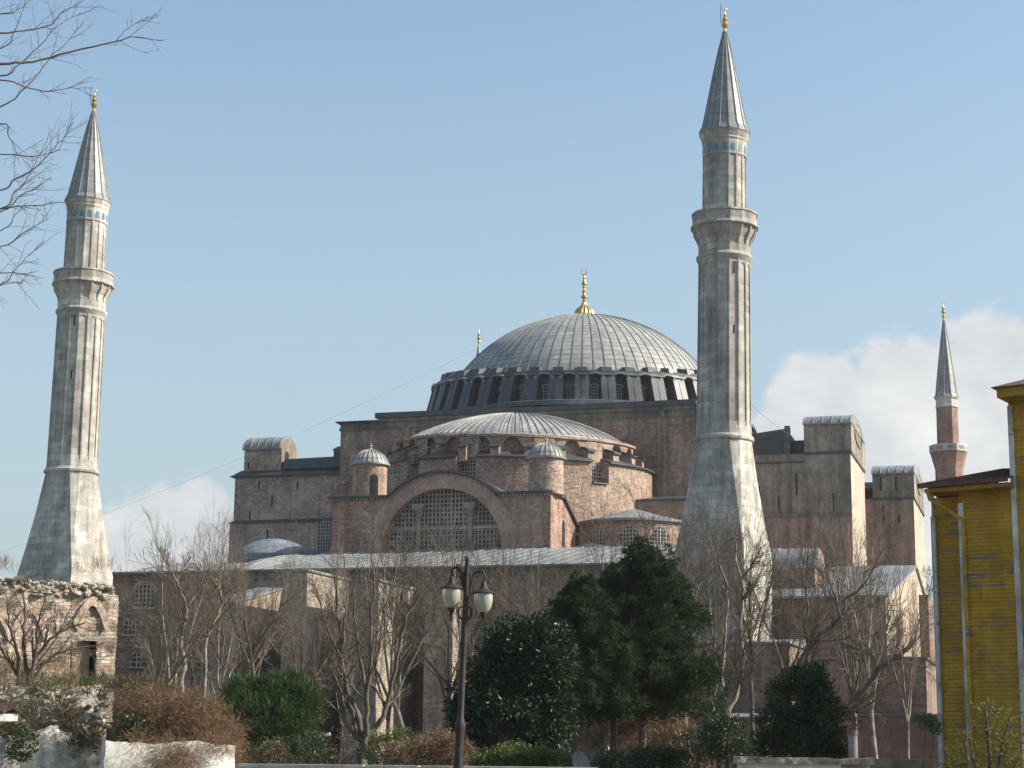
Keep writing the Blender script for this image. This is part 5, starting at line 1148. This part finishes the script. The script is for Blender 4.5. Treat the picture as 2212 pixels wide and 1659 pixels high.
stem_tree('leaning_tree','bare tree with a thick dark bough leaning right behind the round evergreen shrub','tree',[
 ([(1740,1640),(1760,1600),(1800,1560),(1850,1510),(1885,1465),(1905,1440),(1945,1415),(1975,1385)],.23,.07),
 ([(1770,1600),(1752,1500),(1745,1440),(1748,1400),(1780,1370),(1815,1335),(1830,1290)],.20,.06),
 ([(1748,1400),(1738,1360),(1745,1310),(1735,1240),(1742,1170)],.09,.02),
 ([(1815,1335),(1805,1290),(1790,1240),(1800,1180)],.08,.02),([(1830,1290),(1860,1270),(1885,1230),(1910,1180)],.08,.02),
 ([(1780,1580),(1830,1545),(1880,1520),(1910,1490),(1940,1450)],.08,.02),([(1885,1465),(1890,1420),(1850,1400),(1800,1385)],.08,.02),([(1975,1385),(1985,1340),(2005,1290),(2015,1240)],.05,.015),([(1905,1440),(1950,1430),(2000,1440),(2030,1420)],.05,.015)],88,9,nch=(9,7,5,3),group='bare winter trees before the mosque',length=.42)
stem_tree('plane_tree','plane tree with three upright smooth trunks in front of the big minaret foot','tree',[
 ([(1560,1620),(1572,1540),(1590,1500),(1600,1440),(1600,1340),(1604,1260)],.21,.07),([(1575,1560),(1562,1500),(1560,1440),(1570,1340),(1572,1270)],.15,.05),
 ([(1535,1620),(1540,1520),(1548,1450),(1540,1380),(1530,1290),(1522,1240)],.14,.04),([(1600,1250),(1625,1220),(1645,1180)],.08,.02),([(1604,1260),(1590,1210),(1592,1150)],.08,.02),([(1572,1270),(1556,1220),(1545,1170)],.07,.02),([(1548,1450),(1500,1380),(1480,1320)],.05,.02),([(1600,1300),(1625,1270),(1650,1225)],.06,.02)],92,12,nch=(10,7,5,4),bark='palebark',group='bare winter trees before the mosque',length=.45)
stem_tree('bare_shrub','dark many-stemmed leafless shrub growing against the ruined brick wall','shrub',[
 ([(62,1480),(70,1440),(100,1390),(140,1360),(185,1345)],.10,.02),([(60,1480),(55,1430),(50,1370),(55,1310),(45,1270)],.09,.02),([(64,1480),(75,1420),(82,1350),(95,1300)],.07,.015),
 ([(42,1480),(30,1440),(5,1410),(-20,1370)],.08,.02),([(45,1480),(35,1400),(20,1350),(15,1290)],.07,.015),([(66,1475),(110,1420),(165,1400),(215,1395)],.06,.015),([(58,1480),(78,1440),(120,1380),(150,1320)],.05,.012)],57,3,nch=(8,6,4,3),twig='darktwig',bark='darktwig',length=.4,rmin=.008,depth=.6)
# overhanging branches of a nearer tree at the top left
ov=[[(0,138),(70,133),(165,108),(250,90),(285,80),(350,88)],[(250,90),(275,62),(320,35)],[(0,72),(61,65),(108,54),(135,26),(169,9),(195,-15)],[(0,230),(43,200),(78,165),(113,119),(143,93),(178,52)],
[(0,174),(52,187),(104,197),(143,191),(202,190)],[(0,267),(17,291),(33,321),(30,360)],[(0,334),(65,338),(104,332),(130,323)],[(0,412),(26,391),(65,371),(95,345),(126,310),(148,286),(156,263)],
[(0,451),(30,417),(52,395),(80,345),(104,299)],[(0,458),(39,427),(74,408),(111,384)],[(0,451),(43,445),(91,443),(115,434)],[(0,497),(30,469),(56,438)],[(0,532),(43,508),(87,482),(106,471)],[(0,614),(26,590),(56,558),(95,521)],
[(0,590),(39,590),(93,601)],[(0,616),(48,612)],[(0,30),(40,20),(80,-10)],[(0,105),(30,70),(50,20),(60,-15)],[(0,165),(40,140),(90,95),(120,60),(175,28)]]
def overhang():
    rng=random.Random(4); D=17; b0=at(-560,1600,D=D); root=thing('overhanging_tree','fine bare branches of a nearer tree reaching in at the top left corner','tree',(b0.x,b0.y,GZ)); T=MB(); C=MB()
    tr=[at(-560,2300,D=D),at(-550,1500,D=D),at(-540,900,D=D),at(-520,400,D=D),at(-500,0,D=D),at(-470,-300,D=D)]; T.tube(tr,[.16,.13,.11,.08,.05,.02],10,0,False)
    for k,path in enumerate(ov):
        v0=path[0][1]; dz=rng.uniform(-.8,.8)
        pre=[] if path[0][0]>5 else [(-530,v0*.75+260),(-380,v0*.9+120),(-180,v0+ (45 if k%2 else 12))]
        P_=[at(U,V,D=D+dz*min(1,(U+530)/530)) for U,V in pre+path]; n=len(P_); Q=[]
        for i in range(n-1):
            p0=P_[max(i-1,0)];p1=P_[i];p2=P_[i+1];p3=P_[min(i+2,n-1)]
            for j in range(5):
                t=j/5; Q.append(.5*((2*p1)+(p2-p0)*t+(2*p0-5*p1+4*p2-p3)*t*t+(-p0+3*p1-3*p2+p3)*t**3)+Vector((rng.gauss(0,.003),rng.gauss(0,.003),rng.gauss(0,.003))))
        Q.append(P_[-1]); m=len(Q); r0=(.020 if pre else .008)*(1.25 if k==0 else .8)
        T.tube(Q,[max(.0024,.8*r0*(1-.9*i/(m-1))) for i in range(m)],5,0,False)
        for i in range(int(m*.45),m-1):
            for _k in range(1 if rng.random()<.55 else 0):
                dd=(Q[i+1]-Q[i]).normalized(); a=dd.orthogonal().normalized(); a.rotate(Matrix.Rotation(rng.random()*2*PI,3,dd)); an=R(rng.uniform(25,60))
                branch(rng,T,C,Q[i],dd*math.cos(an)+a*math.sin(an),rng.uniform(.12,.36),.0032,3,4,(0,0,0,2),.04,.08,.0018)
    T.build('trunk','darktwig',root,smooth=60); C.build('crown','darktwig',root,smooth=0)
overhang()

# ---- foliage
M['pine']=foliage_mat('pine_needles',(.024,.050,.016),(.058,.100,.027),1.4)
M['conifer']=foliage_mat('conifer_needles',(.016,.032,.015),(.046,.068,.028),1.3,.2,.8,.08)
M['magnolia']=foliage_mat('glossy_leaves',(.012,.028,.012),(.030,.054,.022),2.0,.1,.36,.3)
M['evergreen']=foliage_mat('dark_evergreen_leaves',(.018,.04,.012),(.05,.08,.022),2.2,.2,.4,.4)
M['hedge']=foliage_mat('hedge_leaves',(.055,.085,.018),(.13,.16,.035),2.4,.25,.5)
M['driedleaf']=foliage_mat('dried_leaves',(.15,.095,.055),(.25,.17,.105),2.0,.25,.8)
M['vine']=foliage_mat('brown_vine',(.14,.082,.046),(.26,.165,.10),2.6,.15,.9)
M['weed']=foliage_mat('mixed_weeds',(.13,.09,.055),(.085,.085,.035),1.4,.15,.9)
M['grass']=foliage_mat('fresh_grass',(.05,.08,.022),(.085,.12,.03),2,.3,.7)
M['yellowbush']=foliage_mat('yellowing_leaves',(.16,.13,.03),(.10,.12,.03),2.5,.3,.7)
def clump(b,rng,c,r,n,ln,wd,outward,upb=.3,flat=1.0,droop=0,outk=.7):
    for _ in range(n):
        v=Vector((rng.gauss(0,1),rng.gauss(0,1),rng.gauss(0,1)))
        if v.length<1e-5: continue
        v.normalize(); q=c+Vector((v.x,v.y,v.z*flat))*r*rng.random()**.45
        d=(v*(.8 if outk>.5 else .35)+outward*outk+Vector((rng.gauss(0,.45),rng.gauss(0,.45),rng.gauss(0,.45)+upb-droop))).normalized()
        s=d.orthogonal().normalized(); s.rotate(Matrix.Rotation(rng.random()*2*PI,3,d)); l=ln*rng.uniform(.65,1.3); w=wd*rng.uniform(.7,1.3)
        m=q+d*l*.55; b.add([q,m+s*w*.5,q+d*l,m-s*w*.5],[(0,1,2,3)])
def pom(b,rng,c,r,n,wd):
    for _ in range(n):
        v=Vector((rng.gauss(0,1),rng.gauss(0,1),rng.gauss(0,1)+.35))
        if v.length<1e-4: continue
        v.normalize(); q=c+v*r*rng.uniform(.15,.55); d=(v+Vector((rng.gauss(0,.25),rng.gauss(0,.25),rng.gauss(0,.25)+.15))).normalized(); s=d.orthogonal().normalized(); s.rotate(Matrix.Rotation(rng.random()*6.283,3,d)); l=r*rng.uniform(.5,.95); w=wd*rng.uniform(.7,1.3); m=q+d*l*.5
        b.add([q,m+s*w*.5,q+d*l,m-s*w*.5],[(0,1,2,3)])
def mass(b,rng,ells,leaves,cr,ln,wd,upb=.3,shell=.55,droop=0,cflat=.8,outk=.7):
    for (c,rx,ry,rz,n) in ells:
        c=Vector(c)
        for _ in range(n):
            v=Vector((rng.gauss(0,1),rng.gauss(0,1),rng.gauss(0,1))).normalized(); k=shell+(1-shell)*rng.random()
            if rng.random()<.12: k*=1.12
            q=c+Vector((v.x*rx,v.y*ry,v.z*rz))*k
            clump(b,rng,q,cr*rng.uniform(.6,1.25),leaves,ln,wd,v,upb,cflat,droop,outk)
def conifer(U,Vtop,Vbot,D,hw,label,seed,lean=0,trunkU=None):
    rng=random.Random(seed); ub=trunkU or U
    base=at(ub,1640,D=D); root=thing('conifer',label,'tree',(base.x,base.y,GZ),'dark conifers in the middle of the garden')
    top=at(U,Vtop,D=D); bot=at(ub,Vbot,D=D); Rm=hw/FPX*D
    T=MB(); T.tube([(base.x,base.y,GZ-.2),(base.x*.7+bot.x*.3,base.y*.7+bot.y*.3,bot.z),tuple(bot.lerp(top,.5)),tuple(top.lerp(bot,.06))],[.2,.16,.1,.02],8)
    C=MB(); n=int(230*(hw/120)**1.3)
    for i in range(n):
        t=((i+rng.random())/n)**1.12; prof=(min(1,.78+t*1.3))*(1-t)**.58*1.12
        a=rng.random()*2*PI; bulge=(1.2 if rng.random()<.16 else 1)*(1+.42*mnoise.noise((math.cos(a)*1.5+seed,math.sin(a)*1.5,t*4.5)))
        r=Rm*prof*bulge*(1 if rng.random()<.7 else rng.uniform(.3,.9)); c=bot.lerp(top,t*.97)
        out=Vector((math.cos(a),math.sin(a),.3)); q=c+Vector((math.cos(a)*r,math.sin(a)*r,rng.gauss(0,.15)-.10*r))
        s=(.36+.30*(1-t))*rng.uniform(.7,1.2)
        
        for _k in range(3): pom(C,rng,q+Vector((rng.gauss(0,.24),rng.gauss(0,.24),rng.gauss(0,.16))),s*rng.uniform(.42,.72),70,.04)
        for k in range(1,5):
            if r-k*.4<.15: break
            qq=q-Vector((math.cos(a),math.sin(a),.05))*k*.42+Vector((rng.gauss(0,.12),rng.gauss(0,.12),rng.gauss(0,.12)))
            clump(C,rng,qq,s*.8,36,.24,.06,out,.2,.8)
        if rng.random()<.3: T.tube([c,c.lerp(q,.9)],[.04,.012],4)
    T.build('trunk','darktwig',root); C.build('crown','conifer',root,smooth=0)
conifer(1392,1170,1520,79,158,'tallest dark conifer with broad feathery sides, nearest the big minaret',1,trunkU=1388)
conifer(1258,1242,1515,76,105,'shorter dark conifer with feathery crown, directly right of the glossy magnolia',2,trunkU=1240)
conifer(1335,1225,1525,82,100,'middle dark conifer squeezed between the two wider conifers',3,trunkU=1326)
def bush(name,label,cat,mat_,U,Vc,D,ells,seed,leaves=34,cr=.35,ln=.14,wd=.07,trunk=True,upb=.3,droop=0,group=None,shell=.5,bark='darktwig',outk=.7,trs=1):
    """ells: (dU,dV,dDepth,half width, half height, clumps) in survey pixels"""
    rng=random.Random(seed); b0=at(U,1640,D=D); k=D/FPX; root=thing(name,label,cat,(b0.x,b0.y,GZ),group); C=MB(); E=[]
    for (du,dv,dd,hw,hh,n) in ells:
        c=at(U+du,Vc+dv,D=D+dd); E.append((c,hw*k,hw*k*.9,hh*k,n))
    mass(C,rng,E,leaves,cr,ln,wd,upb,shell,droop,.8,outk)
    if trunk:
        T=MB()
        for (c,rx,ry,rz,n) in E[:6]:
            m=Vector((b0.x,b0.y,GZ)).lerp(c,.5)+Vector((rng.gauss(0,.2),rng.gauss(0,.2),0)); T.tube([(b0.x+rng.gauss(0,.12),b0.y+rng.gauss(0,.12),GZ-.2),tuple(m),tuple(c),tuple(c+Vector((rx*.3*rng.gauss(0,1),0,rz*.6)))],[.09*trs,.065*trs,.04*trs,.015*trs],6)
        T.build('trunk',bark,root)
    C.build('foliage',mat_,root,smooth=0); return root
bush('magnolia','big glossy dark-leaved magnolia just right of the street lamp','tree','magnolia',1110,1470,70,[(-60,40,0,75,95,130),(0,-20,.3,85,110,170),(60,0,-.2,70,120,150),(-20,80,-.4,110,70,160),(70,80,-.2,70,75,100),(90,-60,.2,35,70,50),(30,-80,.2,45,65,60),(-20,-70,0,40,60,50),(-95,70,0,40,75,60)],21,leaves=34,cr=.34,ln=.21,wd=.085,droop=.5,shell=.55)
bush('stone_pine','low bright green pine with upright needle tufts, left of the forked tree','tree','pine',590,1540,68,[(-50,-35,0,60,40,110),(20,-45,.3,75,38,130),(60,-10,0,50,45,90),(-20,10,-.5,95,50,150),(30,40,-.2,70,45,90),(-60,25,0,45,50,70)],22,leaves=44,cr=.30,ln=.26,wd=.026,upb=1.0,shell=.5)
bush('evergreen_shrub','round dark evergreen shrub in front of the leaning bare tree','shrub','evergreen',1735,1545,64,[(0,-40,0,75,60,130),(-40,20,0,60,70,110),(45,20,.2,60,75,110),(0,50,-.2,85,50,110),(15,-80,.2,38,32,40),(60,70,0,45,35,40),(-70,60,0,35,32,35),(-35,-70,.1,30,28,26)],23,leaves=34,cr=.30,ln=.12,wd=.06)
bush('low_shrub','dark low shrub under the right side of the conifers, behind the grey wall','shrub','evergreen',1550,1610,66,[(-40,0,0,60,36,60),(20,-15,0,50,48,60),(60,20,0,45,28,40),(0,-50,.4,30,26,24)],24,leaves=34,cr=.3,ln=.11,wd=.05)
bush('low_shrub','dark spreading shrub below the conifer trunks at the bottom centre','shrub','evergreen',1390,1640,63,[(-50,4,0,60,24,60),(20,2,0,60,26,60),(70,4,0,45,24,40)],25,leaves=34,cr=.3,ln=.12,wd=.05)
bush('hedge','low yellow-green leafy hedge behind the garden wall, right of the lamp post','hedge','hedge',1125,1640,60,[(-70,8,0,45,26,60),(-20,-4,0,45,30,70),(30,0,0,45,28,60),(75,8,0,35,24,40)],26,leaves=36,cr=.22,ln=.09,wd=.05)
bush('beech_hedge','hedge of pale brown dried leaves left of the lamp post','hedge','driedleaf',935,1620,66,[(-60,10,0,50,30,70),(0,0,.3,50,38,90),(45,0,0,40,40,70)],27,leaves=30,cr=.26,ln=.10,wd=.045)
bush('beech_hedge','brown dried-leaf hedge glimpsed between the conifer trunks','hedge','driedleaf',1350,1570,84,[(-80,10,0,45,40,70),(-20,0,.3,60,48,110),(50,10,0,60,50,110),(110,20,0,45,40,70)],28,leaves=30,cr=.3,ln=.13,wd=.055)
bush('low_shrub','small green leafy shrub at the foot of the forked tree','shrub','hedge',845,1610,68,[(-25,10,0,40,32,50),(20,0,0,35,36,50)],29,leaves=32,cr=.25,ln=.1,wd=.045)
bush('low_shrub','dark green shrub below the bright pine, behind the garden wall','shrub','evergreen',650,1625,64,[(-40,5,0,45,28,50),(20,-5,0,45,35,50)],30,leaves=32,cr=.26,ln=.11,wd=.045)
bush('low_shrub','grey-green bush under the left side of the bright pine','shrub','weed',560,1625,63,[(-30,5,0,40,30,45),(30,8,0,40,30,45)],31,leaves=30,cr=.24,ln=.11,wd=.03)
bush('yellow_shrub','sparse shrub with yellowing leaves in front of the yellow house','shrub','yellowbush',2140,1610,50,[(-40,20,0,60,55,34),(30,-20,0,55,65,40),(60,30,0,55,55,40),(-10,-70,0,40,35,14),(-75,50,0,40,22,26)],32,leaves=16,cr=.3,ln=.085,wd=.04,shell=.3)
bush('leafy_sprig','tuft of fresh green leaves on a thin leaning sapling left of the yellow house','shrub','grass',2000,1560,56,[(0,0,0,20,14,12),(18,10,0,14,10,7)],33,leaves=26,cr=.14,ln=.1,wd=.05,trs=.3)
# weeds and vines on the ruin and bank
bush('vine_thicket','thick mass of brown leafless vines spilling over the bright white wall','vine','vine',380,1560,52,[(-80,-25,.6,60,50,110),(-20,-20,.4,70,55,140),(45,-5,.2,65,60,140),(95,30,0,45,50,80),(40,50,-.2,60,40,80),(-95,20,.2,40,50,60),(-10,40,-.1,50,35,60),(90,70,-.2,45,30,40),(-15,66,-3.3,32,32,34),(20,86,-3.1,24,34,24),(80,44,-2.8,30,9,8),(-70,38,-3.7,30,8,7),(116,46,-2.5,16,12,8)],34,leaves=60,cr=.34,ln=.26,wd=.009,trunk=False,upb=.1,droop=.3,outk=.12)
def scatter(name,label,mat_,pts,seed,leaves,cr,ln,wd,upb,droop=0,kind='stuff',cat=None):
    rng=random.Random(seed); C=MB()
    for (U0,U1,V0,V1,D,n) in pts:
        for _ in range(n):
            c=at(rng.uniform(U0,U1),rng.uniform(V0,V1),D=D+rng.uniform(-.25,.5)); clump(C,rng,c,cr*rng.uniform(.5,1.2),leaves,ln,wd,Vector((0,-.3,0)),upb,.7,droop)
    o=C.build(name,mat_,None,smooth=0); tag(o,label,cat,None,kind); return o
scatter('bank_weeds','tangled dry brown weeds growing over the rubble bank','weed',[(150,205,1565,1625,53.0,22),(-20,240,1478,1512,53.6,60),(-20,170,1515,1560,53.0,34),(0,90,1555,1600,52.9,16),(195,225,1560,1620,52.4,16),(240,330,1470,1500,53.5,26),(-10,250,1466,1480,57,46)],41,36,.24,.26,.014,.7)
scatter('dry_grass','dry stalks standing along the top of the bank and ruin','vine',[(80,170,1410,1475,59.5,30),(-20,60,1430,1478,59,36),(150,240,1225,1245,61.8,8),(0,40,1220,1240,61.6,7)],42,22,.22,.45,.010,1.4)
scatter('green_grass','fresh green grass tufts on top of the bank','grass',[(120,215,1470,1480,55.5,14),(60,130,1488,1498,54,6),(270,300,1480,1500,53,6),(345,385,1485,1495,52.6,6)],43,30,.16,.15,.02,.9)
scatter('bank_ivy','dark green ivy at the left foot of the bank','evergreen',[(15,75,1570,1640,52.6,24),(255,300,1540,1590,51.3,24)],44,30,.2,.09,.06,.2)
scatter('undergrowth','brown leaf litter and low scrub on the ground beneath the trees','driedleaf',[(500,1550,1640,1668,78,220),(500,1000,1580,1650,95,160),(250,700,1480,1600,98,120)],45,26,.4,.14,.05,.5)
# little satellite dish at the foot of the conifers
p=at(1251,1650,D=60); dish=thing('satellite_dish','grey satellite dish behind the foot of the left conifer trunk','dish',(p.x,p.y,p.z))
b=MB(); b.lathe([(.01,0),(.2,.02),(.38,.08),(.40,.09),(.2,.04),(.01,.02)],0,0,20); ob=b.build('reflector','galv',None); ob.parent=dish; ob.rotation_euler=(R(70),0,R(60)); 
b=MB(); b.tube([(0,0,0),(0,.1,-.4),(0,.1,-1.5)],.03,6); ob=b.build('mast','galv',None); ob.parent=dish

# small floodlight in the shrubs left of the forked tree
p=at(703,1588,D=66); fl_=thing('floodlight','small pale floodlight tilted upward among the shrubs below the forked tree','floodlight',(p.x,p.y,GZ))
M['palemetal']=mat('pale_metal',(.55,.56,.56),None,rough=.4,fine=(5,.1),bump=None)
b=MB(); c0=Vector(p); e1=_R*.17+Vector((0,0,.05)); e2=_F*.1; e3=Vector((-.02,0,.05))
b.hexa([tuple(c0+a*e1+c*e2+d*e3) for d in (-1,1) for a,c in ((-1,-1),(1,-1),(1,1),(-1,1))]); b.build('lamp_housing','palemetal',fl_)
b=MB(); b.tube([(p.x,p.y,GZ-.2),(p.x,p.y,p.z-.05)],.025,6); b.build('pole','gutter',fl_)

# ---- thin winter air between the viewer and the mosque
hb_=MB(); hb_.box(-260,330,-225,130,-2.5,95); air=hb_.build('haze',M['dark'],None,smooth=0); tag(air,kind='stuff')
hm_=bpy.data.materials.new('winter_haze'); hm_.use_nodes=True; hn=hm_.node_tree.nodes; hn.remove(hn['Principled BSDF']); pv_=hn.new('ShaderNodeVolumePrincipled'); pv_.inputs['Color'].default_value=(.95,.93,.90,1); pv_.inputs['Density'].default_value=.00014; pv_.inputs['Anisotropy'].default_value=.3
hm_.node_tree.links.new(pv_.outputs[0],hn['Material Output'].inputs['Volume']); air.data.materials[0]=hm_
